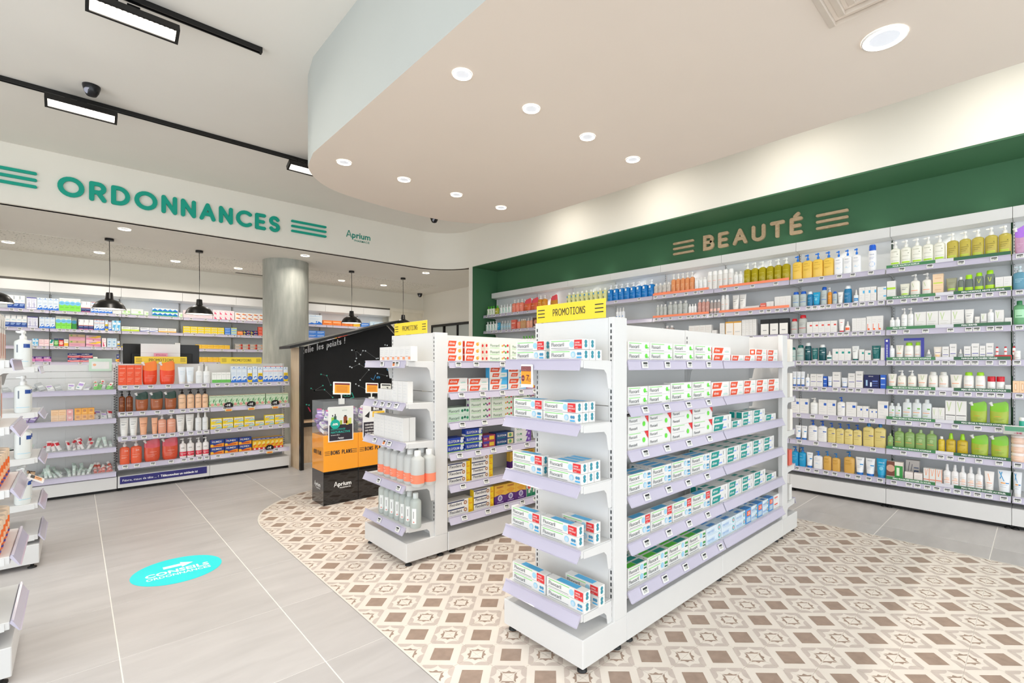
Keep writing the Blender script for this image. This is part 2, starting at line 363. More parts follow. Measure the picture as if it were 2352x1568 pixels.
# shopfront along the left side and behind the camera: dark glazing bars round open bays of daylight
w = MB(); w.box(XL-.1, XL, YF, 5.0, ZM-.35, ZM, M_WALL); w.box(XL-.1, XL, YF, 5.0, 0, .12, M_WALL); sf = struct(w.build('window_2'))
for y in (YF, -.1, 2.4, 4.93):
    w = MB(); w.box(XL-.08, XL-.02, y, y+.07, .12, ZM-.35, M_BLK); w.build('mullion', sf)
w = MB(); w.box(XL, 5.2, YF-.1, YF, ZM-.35, ZM, M_WALL); w.box(XL, 5.2, YF-.1, YF, 0, .12, M_WALL); sf = struct(w.build('window_3'))
for x in (XL, -1.1, 1.0, 3.1, 5.13):
    w = MB(); w.box(x, x+.07, YF-.08, YF-.02, .12, ZM-.35, M_BLK); w.build('mullion', sf)
# door with frame beside the back shelving
d = struct(boxo('door_1', 5.06, 5.80, 10.0, 10.03, 0, 2.36, mat('eee8d8', .5)))
b = MB()
for a in ((4.99, 5.06, 9.985, 10.03, 0, 2.43), (5.80, 5.848, 9.985, 10.03, 0, 2.43), (5.06, 5.80, 9.985, 10.03, 2.36, 2.43)): b.box(*a, mat('f2eddf', .5))
b.build('door_frame', d); b = MB(); b.tube([(5.14, 9.995, 1.05), (5.14, 9.95, 1.05), (5.25, 9.95, 1.05)], .009, mat('9a9a98', .3, 1)); b.build('door_handle', d)
# black framed glazed screen on the side wall
w = MB(); w.box(5.80, 5.85, 7.2, 9.6, 2.02, 2.07, M_BLK); w.box(5.80, 5.85, 7.2, 9.6, .02, .07, M_BLK)
win = struct(w.build('window_1'))
for y in (7.2, 8.06, 8.55, 9.08, 9.56):
    w = MB(); w.box(5.80, 5.85, y, y+.04, .07, 2.02, M_BLK); w.build('mullion', win)
for y in (7.24, 8.10, 8.59, 9.12):
    w = MB(); w.box(5.822, 5.828, y, y+(.82 if y < 8 else .44), .07, 2.02, mat('c9d0cc', .25, trans=.25, var=0)); w.build('pane', win)
# floating ceiling with its rounded end
ISL = [(1.215, YF), (3.39, YF), (3.39, 3.45), (3.365, 3.72), (3.27, 3.98), (3.10, 4.19), (2.88, 4.32), (2.6, 4.375), (2.3, 4.375), (2.02, 4.35), (1.75, 4.30), (1.55, 4.22), (1.38, 4.06), (1.27, 3.86), (1.22, 3.6)]
def smooth_loop(p, keep):
    o = []
    for i in range(len(p)):
        a, b, c, d = p[i-1], p[i], p[(i+1) % len(p)], p[(i+2) % len(p)]; o.append(b)
        if i in keep:
            for t in (.33, .67): o.append(tuple(.5*((2*b[j])+(-a[j]+c[j])*t+(2*a[j]-5*b[j]+4*c[j]-d[j])*t*t+(-a[j]+3*b[j]-3*c[j]+d[j])*t**3) for j in (0, 1)))
    return o
ISL = smooth_loop(ISL, range(3, 13))
b = MB(); n = len(ISL); vs = [(x, y, ZI) for x, y in ISL]+[(x, y, ZM) for x, y in ISL]
b.add(vs[:n], [list(range(n-1, -1, -1))], M_ISL); b.add(vs, [(k, (k+1) % n, n+(k+1) % n, n+k) for k in range(n)], M_ISL_SHADED, True)
struct(b.build('ceiling_island'))
# concrete column
def conc():
    m = bpy.data.materials.new('raw_concrete'); m.use_nodes = True; nt = m.node_tree; b = nt.nodes['Principled BSDF']
    g = nt.nodes.new('ShaderNodeNewGeometry'); mp = nt.nodes.new('ShaderNodeMapping'); mp.inputs['Scale'].default_value = (7, 7, 1.3)
    n = nt.nodes.new('ShaderNodeTexNoise'); n.inputs['Scale'].default_value = 2.5; n.inputs['Detail'].default_value = 8
    r = nt.nodes.new('ShaderNodeValToRGB'); r.color_ramp.elements[0].color = lin('9fa29a')+(1,); r.color_ramp.elements[1].color = lin('b9bab1')+(1,)
    r.color_ramp.elements[0].position = .3; r.color_ramp.elements[1].position = .72
    nt.links.new(g.outputs['Position'], mp.inputs[0]); nt.links.new(mp.outputs[0], n.inputs['Vector']); nt.links.new(n.outputs['Fac'], r.inputs[0]); nt.links.new(r.outputs[0], b.inputs['Base Color'])
    b.inputs['Roughness'].default_value = .62; return m
M_CONC = conc()
b = MB(); b.lathe([(.318, 0), (.318, ZC)], 48, M_CONC, (2.375, 8.2, 0)); struct(b.build('column'))

# ---------------------------------------------------------------- ceiling fittings and their light
M_GLOW = mat('fffdf8', .4, emit=9, key='lamp_glow'); M_GLOW2 = mat('fff6e6', .4, emit=6, key='led_glow'); M_STEEL = mat('c9cbce', .22, 1.0, var=.1, scale=60)
ISLROW = [('first', 1.44), ('second', 1.926), ('third', 2.432), ('fourth', 2.941)]
def downlight(x, y, z, r, label, grp, pw):
    o = empty('recessed_downlight', (x, y, z), label, 'ceiling light', group=grp)
    b = MB(); b.lathe([(r, -.001), (r, -.006), (r*.93, -.008)], 28, mat('fbfaf6', .5), cap=False); b.build('trim_ring', o)
    b = MB(); b.lathe([(r*.93, -.0078), (r*.66, -.004)], 28, M_GLOW, cap=False); b.build('glowing_ring', o)
    b = MB(); b.lathe([(r*.66, -.004), (r*.5, -.0025), (r*.3, -.0015), (r*.05, -.001)], 24, mat('dfe3ea', .3, emit=.38, key='lamp_reflector'), smooth=False); b.build('reflector', o)
    if pw: area('downlight_lamp', (x, y, z-.012), r*1.3, pw, (1, .93, .84), spread=2.6)
    return o
PI_W, PL_W = 6.5, 8.5
for nm, x in ISLROW:
    downlight(x, 2.08, ZI, .052, 'white round downlight in floating ceiling, %s of the nearer row of four' % nm, 'downlights in the floating ceiling', PI_W)
    downlight(x, 3.602, ZI, .052, 'white round downlight near the rounded ceiling end, %s of the far row' % nm, 'downlights in the floating ceiling', PI_W)
downlight(2.675, .50, ZI, .09, 'big round downlight with faceted reflector beside the square air vent', 'downlights in the floating ceiling', PI_W)
for i, (x, y, lb) in enumerate([(.423, 7.50, 'first of the row along the low ceiling edge'), (2.43, 7.50, 'in front of the concrete column top'), (4.41, 7.47, 'near the curved corner of the fascia'),
        (-.62, 9.33, 'far one at the left end of the speckled strip'), (.255, 9.31, 'far one left of the second hanging lamp'), (1.12, 9.28, 'far one between two hanging lamps'), (1.95, 9.25, 'far one left of the concrete column'),
        (3.65, 9.25, 'far one just right of the concrete column'), (4.48, 9.22, 'far one in the row, nearest the back camera')]):
    downlight(x, y, ZC-(.004 if y > 9 else 0), .062, 'white recessed downlight, '+lb, 'downlights in the low back ceiling', PL_W)
# pendants
pend = [(-.66, 'black metal pendant lamp cut off at the left picture edge'), (.318, 'black metal pendant lamp over the open bin display'), (1.258, 'black metal pendant lamp left of the concrete column'),
        (3.41, 'black metal pendant lamp above the chalkboard house'), (4.37, 'black metal pendant lamp behind the chalkboard house peak')]
prof = [(.0, .21), (.030, .21), (.034, .205), (.040, .135), (.048, .122), (.085, .108), (.125, .082), (.150, .045), (.163, .008), (.168, 0)]
for x, lb in pend:
    o = empty('pendant_lamp', (x, 8.21, 1.895), lb, 'lamp', group='black pendant lamps over the counter')
    b = MB(); b.lathe(prof, 32, M_BLK, cap=False); b.lathe([(.160, .004), (.12, .075), (.04, .11)], 32, mat('f4f2ea', .5), cap=False); b.build('shade', o)
    b = MB(); b.lathe([(.158, .010), (.0, .014)], 28, M_GLOW2, cap=False); b.build('diffuser', o)
    b = MB(); b.tube([(0, 0, .2), (.004, 0, .5), (0, 0, ZC-1.895-.02)], .004, M_BLK, 6); b.build('cord', o)
    b = MB(); b.lathe([(.045, ZC-1.895-.03), (.045, ZC-1.895-.001)], 20, M_BLK); b.build('ceiling_rose', o)
    area('pendant_bulb', (x, 8.21, 1.88), .2, 5, (1, .9, .78))
# tracks with LED bars
def track(x0, x1, y, label):
    o = empty('light_track', (x0, y, ZM), label, 'light track')
    b = MB(); L = x1-x0; b.box(0, L, -.018, -.010, -.034, -.001, M_BLK); b.box(0, L, .010, .018, -.034, -.001, M_BLK); b.box(0, L, -.010, .010, -.012, -.001, M_BLK); b.build('rail', o)
    b = MB(); b.box(L, L+.012, -.019, .019, -.036, -.001, M_BLK); b.build('end_cap', o); return o
track(-1.6, .921, 3.755, 'black ceiling track ending near the floating ceiling'); track(-1.6, 3.1, 5.49, 'long black ceiling track running behind the floating ceiling')
def led(x, y, label, rz=0, pw=9):
    o = empty('track_light', (x, y, ZM-.036), label, 'spotlight', rz, 'LED bars on black tracks')
    b = MB(); b.box(-.03, .03, -.010, .010, -.085, 0, M_BLK); b.box(-.10, -.07, -.008, .008, -.05, 0, M_BLK); b.build('adapter', o)
    b = MB(); b.box(-.212, .212, -.105, .0, -.045-.035, -.045, M_BLK); b.box(-.212, .212, -.105, -.093, -.093, -.08, M_BLK); b.box(-.212, .212, -.012, 0, -.093, -.08, M_BLK)
    b.box(-.212, -.195, -.093, -.012, -.093, -.08, M_BLK); b.box(.195, .212, -.093, -.012, -.093, -.08, M_BLK); b.build('housing', o)
    b = MB(); b.box(-.195, .195, -.093, -.012, -.084, -.081, M_GLOW2); b.build('led_panel', o)
    b = MB()
    for i in range(16):
        for j in range(5): b.box(-.183+i*.0243, -.183+i*.0243+.010, -.088+j*.0155, -.0855+j*.0155, -.0865, -.0842, mat('8b8680', .4))
    s = b.build('led_grid', o); s['kind'] = 'stuff'
    pv = Vector((0, -.05, -.045)); R_ = Matrix.Rotation(-.42, 3, 'X')
    for c in o.children:
        if c.name.split('.')[0] in ('housing', 'led_panel', 'led_grid'): c.rotation_euler = (-.42, 0, 0); c.location = pv-R_@pv+Vector((0, .01, -.034))
    area('led_bar_lamp', (x+.06*math.sin(rz), y-.06*math.cos(rz), ZM-.165), .36, pw, (1, .94, .85), (-.42, 0, rz), size_y=.07, spread=2.8)
led(.255, 3.79, 'black LED bar lamp at the top picture edge'); led(.045, 5.42, 'black LED bar lamp under the dome camera'); led(1.79, 5.44, 'black LED bar lamp half hidden by the floating ceiling')
tk = track(0, 6.6, 0, 'unseen black ceiling track added above the gap between floating ceiling and green niche'); tk.location = (4.02, -.9, ZM); tk.rotation_euler = (0, 0, PI/2)  # unseen track, added with the four lamps below to light the fascia
for nm, y in (('first', .1), ('second', 1.5), ('third', 2.9), ('fourth', 4.3)): led(4.02, y, 'unseen black LED bar lamp added to wash the niche fascia, %s from the shopfront' % nm, PI/2, 4.5)
def dome(x, y, z, label, r=.055, wall=False):
    o = empty('security_camera', (x, y, z), label, 'camera')
    b = MB(); b.lathe([(r, 0), (r*1.0, -.012), (r*.82, -.05), (r*.55, -.078), (.0, -.088)], 24, mat('15161a', .25)); b.build('housing', o)
    b = MB(); b.lathe([(0, -.020), (.022, -.016), (.024, 0)], 16, mat('b8bcd0', .15)); e = b.build('lens', o, (-.020, -.034, -.058)); e.rotation_euler = (2.3, -.45, 0)
dome(.096, 5.19, ZM, 'black dome camera on the ceiling above an LED bar'); dome(3.86, 6.30, ZM, 'black dome camera beyond the floating ceiling', .06); dome(5.62, 9.78, ZC, 'small black dome camera in the far ceiling corner')
o = empty('light_track', (3.9, 6.22, ZM), 'short black angled track piece beside the far dome camera', 'light track')
b = MB(); b.box(.0, .55, -.02, .02, -.035, -.001, M_BLK); b.build('rail', o); b = MB(); b.box(.55, .56, -.02, .02, -.036, -.001, M_BLK); b.build('end_cap', o); o.rotation_euler = (0, 0, -.5)
# vents
o = empty('air_vent', (2.2, .43, ZI), 'square white ceiling air diffuser with nested frames', 'vent')
for k in range(4):
    a, c = .225-.048*k, .225-.048*k-.03; z0, z1 = -.006-.002*k, -.001; b = MB()
    for q4 in range(4):
        P = [(-a, -a), (a, -a), (a, a), (-a, a)]; Q = [(-c, -c), (c, -c), (c, c), (-c, c)]; i, j = q4, (q4+1) % 4
        b.add([(*P[i], -.002), (*P[j], -.002), (*Q[j], -.020), (*Q[i], -.020)], [(0, 1, 2, 3)], mat('e4dacd', .5)); b.add([(*Q[i], -.020), (*Q[j], -.020), (*Q[j], -.001), (*Q[i], -.001)], [(0, 1, 2, 3)], mat('d6ccc0', .5))
    b.build('nested_frame', o)
o = empty('ceiling_grille', (2.25, 9.72, ZC-.004), 'long slotted air grille in the low ceiling left of the column', 'vent')
b = MB(); b.box(-.25, .25, -.05, .05, -.004, -.001, mat('d8d5cc', .5)); b.build('frame', o)
for k in range(5):
    b = MB(); b.box(-.24, .24, -.04+k*.018, -.03+k*.018, -.006, -.004, mat('77756f', .5)); b.build('slat', o)

# ---------------------------------------------------------------- big wall lettering
M_TEAL = mat('00a38c', .55, var=.01); M_OAK = wood('sign_oak', 'c9a883', 'dcc19d', (3, 3, 14))
def sign_front(x0, y, z0):  return lambda a, c, d: (x0+a, y-d, z0+c)           # faces -Y, reads along +X
def sign_right(x, y0, z0):  return lambda a, c, d: (x-d, y0-a, z0+c)           # faces -X, reads along -Y
o = empty('wall_sign', (-.7, 7.09, 2.95), 'large teal raised letters ORDONNANCES between two sets of bars', 'sign')
def child_of(me, name, root):
    c = link(name, me, root); c.location = tuple(-v for v in root.location); return c
x = -.128
adv = 2.106
tot = sum(GL[c][0]*.166+.042+.034 for c in 'ORDONNANCES')-.034; sc = adv/tot; x0 = x
for c in 'ORDONNANCES':
    b = MB(); w = (GL[c][0]*.166+.042)*sc; stroke_text(b, c, .208, .042, sign_front(x0, 7.098, 2.955), .022, M_TEAL, width=w)
    child_of(b.mesh('letter'), 'letter', o); x0 += w+.034*sc
for xa, xb, z0 in ((-.75, -.272, 2.977), (2.115, 2.582, 2.995)):
    for k in range(3):
        b = MB(); stroke_prism(b, [(.015, 0), (xb-xa-.015, 0)], .03, sign_front(xa, 7.098, z0+.018+k*.067), .02, M_TEAL); child_of(b.mesh('bar'), 'bar', o)
def flat_text(b, s, x, z, h, fn, mt, bold=.0, maxw=None, d=.001):
    vs, fs, w = text_geo(s, bold); k = h; kx = k if not maxw or w*k <= maxw else maxw/w
    b.add([fn(x+p[0]*kx, z+p[1]*k, d) for p in vs], fs, mt); return w*kx
def brand(fn, x, z, h, mt, b):
    """the pharmacy's wordmark: slanted double-stroke A, then the rest, small second line"""
    P = [[(0, 0), (.34*h, 1.05*h)], [(.42*h, 1.05*h), (.80*h, 0)], [(.22*h, .34*h), (.50*h, .34*h)]]
    for s in P: stroke_prism(b, [(x+u, z+v) for u, v in s], .13*h, fn, .001, mt)
    w = flat_text(b, 'prium', x+.92*h, z, h*1.0, fn, mt, .02); flat_text(b, 'PHARMACIE', x+1.3*h, z-.62*h, h*.36, fn, mt, .005, maxw=w-.4*h); return w
b = MB(); brand(sign_front(2.875, 7.098, 3.075), 0, 0, .088, mat('0a8f7c', .4), b); o = b.build('wall_logo'); tag(o, 'small teal pharmacy wordmark on the fascia right of the bars', 'sign')
o = empty('wall_sign', (5.19, 2.7, 2.5), 'oak coloured raised letters with three bars each side on green wall', 'sign')
tot = sum(GL[c][0]*.136+.036+.032 for c in 'BEAUTÉ')-.032; sc = 1.06/tot; y0 = 2.695
for c in 'BEAUTÉ':
    b = MB(); w = (GL[c][0]*.136+.036)*sc; stroke_text(b, c, .172, .036, sign_right(5.199, y0, 2.497), .024, M_OAK, width=w); child_of(b.mesh('letter'), 'letter', o); y0 -= w+.032*sc
for ya, yb, z0 in ((3.08, 2.81, 2.507), (1.52, 1.245, 2.503)):
    for k in range(3):
        b = MB(); stroke_prism(b, [(.013, 0), (ya-yb-.013, 0)], .026, sign_right(5.199, ya, z0+.013+k*.062), .022, M_OAK); child_of(b.mesh('bar'), 'bar', o)
# floor sticker
o = empty('floor_sticker', (.435, 3.52, .0005), 'turquoise oval floor sticker with white arrow and words', 'sticker', group=None)
b = MB(); b.lathe([(1, .0), (1, .0008)], 48, mat('00ebee', .4, var=.01), sx=.215, sy=.215); b.build('disc', o)
b = MB(); fn = lambda a, c, d: (a, c, .0009+d*.3); MW = mat('fbfdfc', .5)
b.poly([fn(*p, 0) for p in [(-.06, .055), (.025, .055), (.025, .03), (.085, .075), (.025, .12), (.025, .095), (-.06, .095)]], MW)
flat_text(b, 'CONSEILS', -.15, -.035, .052, fn, MW, .03, maxw=.30); flat_text(b, 'ORDONNANCES', -.15, -.085, .036, fn, MW, .02, maxw=.30); b.build('print', o)
# ---------------------------------------------------------------- shelving units
M_RAIL = mat('d9d4e8', .14, trans=.22, var=0, ior=1.35, key='price_rail_plastic'); M_SLOT = mat('23262b', .6); M_TAG = mat('f1f1ee', .3, var=.01); M_INK = mat('2b2d2f', .5); M_LCD = mat('c9cbc6', .35, var=.01)
M_ACR = clear_mat('clear_acrylic', 'e6eef2')
_tagm = {}
def price_tag_mesh(num, w=.040, h=.030, col=None, k='lcd'):
    q = (num, w, h, k)
    if q not in _tagm:
        b = MB(); b.box(-w/2, w/2, -.006, 0, -h/2, h/2, M_TAG); fn = lambda a, c, d: (a, -.0062-d*.3, c)
        b.poly([fn(*p, 0) for p in [(-w*.40, -h*.36), (w*.40, -h*.36), (w*.40, h*.36), (-w*.40, h*.36)]], mat(col, .35) if col else M_LCD)
        b.poly([fn(*p, .0007) for p in [(-w*.40, h*.10), (w*.40, h*.10), (w*.40, h*.36), (-w*.40, h*.36)]], M_INK)
        flat_text(b, num, -w*.02, -h*.26, h*.30, fn, M_INK, .02, d=.0014); flat_text(b, 'ml', -w*.36, -h*.2, h*.14, fn, M_INK, d=.0014)
        _tagm[q] = b.mesh('price_tag')
    return _tagm[q]
TAGX = {}
NUMS = ['5', '6', '12', '7', '10', '19', '9', '17', '14', '23']
class Shelf: pass
def shelf(root, x0, x1, yf, yb, z, tilt=.5, rail=True, mt=None, th=.034, nm='shelf', side=True):
    b = MB(); b.cbox(x0+.0035, x1-.0035, yf+.006, yb, z+.006, z+th, mt or M_CAB, .002); s = b.build(nm, root)
    if rail:
        b = MB(); lo = -.026*tilt
        b.prism([(yf+.004, z+.038), (yf, z+.038), (yf+lo, z-.004), (yf+lo-.004, z-.006), (yf+lo+.003, z-.006), (yf+.006, z+.028)][::-1], x0+.002, x1-.002, M_RAIL, 'x')
        b.prism([(yf+.002, z+.0405), (yf-.005, z+.039), (yf-.0045, z+.036), (yf, z+.037)][::-1], x0+.002, x1-.002, M_RAIL, 'x'); b.build('price_rail', s)
    if side:
        for a, c in ((x0, x0+.003), (x1-.003, x1)):
            b = MB(); b.prism([(yf+.02, z+.003), (yf+.02, z+.031), (yb, z+.031), (yb, z-.085), (yb-.022, z-.082), (yb-.034, z-.02), (yb-.05, z-.004)][::-1], a, c, M_CAB, 'x'); b.build('shelf_bracket', s)
    s['tx'] = 0; o = Shelf(); o.ob = s; o.x0, o.x1, o.yf, o.z, o.top, o.tilt = x0, x1, yf, z, z+th, tilt; return o
def put_tag(sh, x, num=None, w=.040, h=.030, col=None, k='lcd'):
    if any(abs(x-q) < w+.004 for q in TAGX.setdefault(sh.ob.name, [])): return None
    TAGX[sh.ob.name].append(x)
    t = link('price_tag', price_tag_mesh(num or random.choice(NUMS), w, h, col, k), sh.ob, (x, sh.yf-.013*sh.tilt-.003, sh.z+.017)); t.rotation_euler = (-.53*sh.tilt, 0, 0); return t
def slots(root, x, y, z0, z1, face='y', n=None, M_SLOT=M_SLOT):
    b = MB(); z = z0; 
    while z < z1:
        if face == 'y': b.box(x-.003, x+.003, y-.0008, y+.001, z, z+.015, M_SLOT)
        z += .025
    s = b.build('slot_strip', root); s['kind'] = 'stuff'; return s
def feet(root, pts, z):
    for x, y in pts:
        b = MB(); b.lathe([(.020, 0), (.020, .008), (.008, .012), (.008, z)], 12, mat('1c1c1c', .4)); b.build('foot', root, (x, y, 0))
EC_Z = (1.188, .935, .697, .445, .197)
def endcap(name, x, y, th, label, w=.475, zs=EC_Z, rails=True):
    r = empty(name, (x, y, 0), label, 'display shelf', th, 'end displays of the white gondolas')
    b = MB(); b.cbox(0, w, 0, .285, .03, .141, M_CAB); b.build('base', r); feet(r, [(.03, .03), (w-.03, .03), (.03, .25), (w-.03, .25)], .03)
    b = MB(); b.box(.03, w-.03, .195, .213, .141, 1.03, M_CAB); b.build('back_panel', r); b = MB(); b.box(.03, w-.03, .195, .213, 1.034, 1.40, M_CAB); b.build('back_panel', r)
    for a in (0, w-.03):
        b = MB(); b.cbox(a, a+.03, .195, .285, .141, 1.402, M_CAB, .002); b.build('upright', r); slots(r, a+.015, .195, .16, 1.37)
    return r, [shelf(r, .012, w-.012, 0, .195, z, .8 if z < 1 else .25, rails) for z in zs]
MAIN_Z = (1.186, .987, .797, .602, .40, .196)
def gondola(name, x0, y, L, label, dep=.475):
    r = empty(name, (x0, y, 0), label, 'shelf', 0, 'long white gondolas')
    m = L/2
    for k in (0, 1):
        b = MB(); b.cbox(k*m+.001, (k+1)*m-.001, 0, dep, .03, .146, M_CAB); b.build('base', r)
        for z0, z1 in ((.146, .99), (.994, 1.402)):
            b = MB(); b.box(k*m+.002, (k+1)*m-.002, dep/2-.012, dep/2+.012, z0, z1, M_CAB); b.build('central_panel', r)
        b = MB(); b.box(k*m-.012+(.012 if k == 0 else 0), k*m+.012, dep/2-.020, dep/2+.020, .146, 1.403, M_CAB); b.build('upright', r); slots(r, k*m+(0.006 if k == 0 else 0), dep/2-.0205, .95, 1.36)
    feet(r, [(.05, .03), (.05, dep-.03), (m, .03), (m, dep-.03), (L-.05, .03), (L-.05, dep-.03)], .03)
    rows = []
    for z in MAIN_Z:
        rows.append([shelf(r, k*m+.004, (k+1)*m-.004, 0, dep/2-.012, z, .25 if z > 1.1 else .8) for k in (0, 1)])
    return r, rows
TH_L = -PI/2      # faces -X
gA, rowsA = gondola('gondola_shelving', 1.690, 1.225, 1.78, 'long white double gondola of toothpaste, the nearer of two')
eA, rowsEA = endcap('end_display', 1.405, 1.700, TH_L, 'white end display facing camera with yellow promotions sign, nearest one')
eA2, _ = endcap('end_display', 3.757, 1.225, PI/2, 'far end display behind the nearer toothpaste gondola, empty ledges showing')
gB, rowsB = gondola('gondola_shelving', 1.694, 2.600, 1.776, 'long white double gondola further back, mixed dental care cartons')
eB, rowsEB = endcap('end_display', 1.408, 3.175, TH_L, 'white end display with clear bottles, further back beside promotional boxes', w=.57)
eB2, _ = endcap('end_display', 3.757, 2.600, PI/2, 'far end display behind the further gondola, mostly hidden')
EZ1 = (1.155, .885, .615, .345); 
eE1, rowsE1 = endcap('end_display', -.150, 4.13, PI/2, 'white end display at the left picture edge with transparent wash bottles', zs=EZ1+(.16,))
eE2, rowsE2 = endcap('end_display', -.170, 2.70, PI/2, 'white end display cut by the left edge, orange pots, nearest the camera')
# yellow promotion signs
M_YEL = mat('f2d43a', .35, var=.01)
def promo(x, y, z, th, w, h, label, k=3):
    o = empty('promotion_sign', (x, y, z), label, 'sign', th, 'yellow promotion signs'); b = MB(); b.cbox(0, w, 0, .005, 0, h, M_YEL, .001); b.build('board', o)
    b = MB(); fn = lambda a, c, d: (a, -.0006-d*.2, c); T = stroke_text
    tw = w*.475; T(b, 'PROMOTIONS', h*.40, h*.044, lambda a, c, d: fn(w*.262+a, h*.32+c, 0), .001, M_INK, xs=.62, gap=.1, width=tw)
    for sx in (.012, w-.055):
        for j in range(k): stroke_prism(b, [(sx, h*(.32+.2*j)), (sx+.043, h*(.32+.2*j))], h*.055, lambda a, c, d: fn(a, c, 0), .001, M_INK)
    b.build('print', o); b = MB()
    for a in (.06, w-.06): b.box(a-.012, a+.012, .005, .012, -.0, h*.25, mat('e9eef0', .2))
    b.build('clip', o)
promo(1.600, 1.690, 1.402, TH_L, .42, .082, 'yellow promotions sign on top of the nearest end display')
promo(1.603, 3.135, 1.402, TH_L, .43, .082, 'yellow promotions sign on the further end display, before the house roof')

# wall shelving in the green niche, one bay after another
C_Z = (1.962, 1.702, 1.449, 1.196, .957, .704, .458, .205)
ORD = ['zeroth', 'first', 'second', 'third', 'fourth', 'fifth', 'sixth', 'seventh', 'eighth', 'ninth', 'tenth', 'eleventh', 'twelfth', 'thirteenth', 'fourteenth', 'fifteenth', 'sixteenth', 'seventeenth', 'eighteenth', 'nineteenth', 'twentieth', 'twenty-first', 'twenty-second', 'twenty-third', 'twenty-fourth']
M_BACK = mat('dfe2e4', .4, var=.01)
def bay(name, x, y, th, w, dep, zs, label, grp, base=(.035, .158), top=2.39, back=None, canopy=None, tilt=.3, sides=True, end=False):
    r = empty(name, (x, y, 0), label, 'shelf', th, grp)
    b = MB(); b.cbox(.001, w-.001, 0, dep, base[0], base[1], M_CAB); b.build('base', r)
    b = MB(); b.box(0, w, .05, dep, 0, base[0], M_BLK); b.build('plinth', r)
    b = MB(); b.box(.013, w-.013, dep-.018, dep, base[1], top, back or M_BACK); b.build('back_panel', r)
    b = MB(); b.box(.0005, .0125, dep-.035, dep, base[1], top, M_CAB); b.build('upright', r); slots(r, .0065, dep-.0355, base[1]+.05, top-.02, M_SLOT=mat('8e9298', .6) if th else M_SLOT)
    feet(r, [(.02, .04), (w-.02, .04)], base[0])
    S = [shelf(r, .002, w-.002, 0, dep-.02, z, tilt, side=sides) for z in zs]
    if canopy:
        y0, z0, z1 = canopy; b = MB(); b.prism([(y0, z0), (y0, z1), (dep, z1), (dep, z0+.02), (dep-.04, z0-.012), (y0+.02, z0)], .0015, w-.0015, M_CAB, 'x'); b.build('canopy', r)
    return r, S
ROOT_C = (4.885, 6.445); rowsC = [[] for _ in C_Z]
edges = [6.445, 5.445]+[5.445-.757*k for k in range(1, 9)]
for k in range(len(edges)-1):
    r, S = bay('wall_shelving', ROOT_C[0], edges[k], TH_L, edges[k]-edges[k+1], .312, C_Z, 'tall white shelving bay in the green niche, %s from the far end' % ORD[k+1], 'shelving bays in the green niche', canopy=(.17, 2.30, 2.385))
    for i, s in enumerate(S): rowsC[i].append((edges[0]-edges[k], s))
    if 1 <= k <= 7:
        area('shelf_strip_lamp', (5.105, (edges[k]+edges[k+1])/2, 2.285), .7, .9, (1, .97, .93), (0, .5, PI/2), size_y=.03, spread=2.4)
# back wall shelving
F_Z = (1.926, 1.668, 1.416, 1.191, .93); ROOT_F = (-1.783, 9.80); rowsF = [[] for _ in F_Z]
fe = [-1.783, -1.019, -.255, .518, 1.283, 2.046, 2.81, 3.572, 4.344, 4.930]
for k in range(len(fe)-1):
    r, S = bay('wall_shelving', fe[k], 9.80, 0, fe[k+1]-fe[k], .385, F_Z, 'white medicine shelving bay on the back wall, %s from the left' % ORD[k+1], 'shelving bays on the back wall', canopy=(.05, 2.235, 2.37), base=(.035, .5), sides=False)
    for i, s in enumerate(S): rowsF[i].append((fe[k]-fe[0], s))
    area('shelf_strip_lamp', ((fe[k]+fe[k+1])/2, 9.93, 2.215), .7, .4, (1, .97, .93), (.35, 0, 0), size_y=.04, spread=2.4)
boxo('shadow_gap_strip', -1.79, 4.93, 9.845, 9.87, 2.372, 2.40, mat('4b4740', .5))  # dark strip standing in for the shadow gap above the canopies
# counter displays
D_Z = (.962, .71, .477, .21); ROOT_D = (.292, 6.05); rowsD = [[] for _ in D_Z]
for k, (a, c, lb) in enumerate([(.292, 1.018, 'white counter display with orange toiletries and blue strip on its base'), (1.018, 1.790, 'white counter display with cold remedy cartons beside the wooden house side')]):
    r, S = bay('counter_display', a, 6.05, 0, c-a, .30, D_Z, lb, 'low displays before the counter', base=(.032, .140), top=1.205, back=M_CAB, tilt=.6)
    for i, s in enumerate(S): rowsD[i].append((a-.292, s))
    if k:
        b = MB(); b.cbox(c-a-.024, c-a, .20, .30, .14, 1.207, M_CAB, .002); b.build('upright', r); slots(r, c-a-.004, .1995, .2, 1.17)
    else:
        b = MB(); b.box(.016, .70, -.003, -.0005, .067, .135, mat('2f2c74', .4)); s = b.build('blue_strip', r)
        b = MB(); fn = lambda x, z, d: (x, -.0036-d*.2, z); w = flat_text(b, 'Fièvre, maux de tête ... ?', .035, .088, .022, fn, MW, .0, maxw=.27); flat_text(b, 'Téléconsultez un médecin ici', .05+w, .088, .022, fn, MW, .03, maxw=.30)
        b.lathe([(1, 0), (1, .001)], 14, mat('39b2d8', .4), (.675, -.0038, .10), .009, .0); b.build('print', s)
promo(.43, 6.285, 1.206, 0, .425, .072, 'yellow promotions sign above the orange refill pouches'); promo(1.155, 6.285, 1.206, 0, .405, .072, 'yellow promotions sign above the sea-water spray cartons')
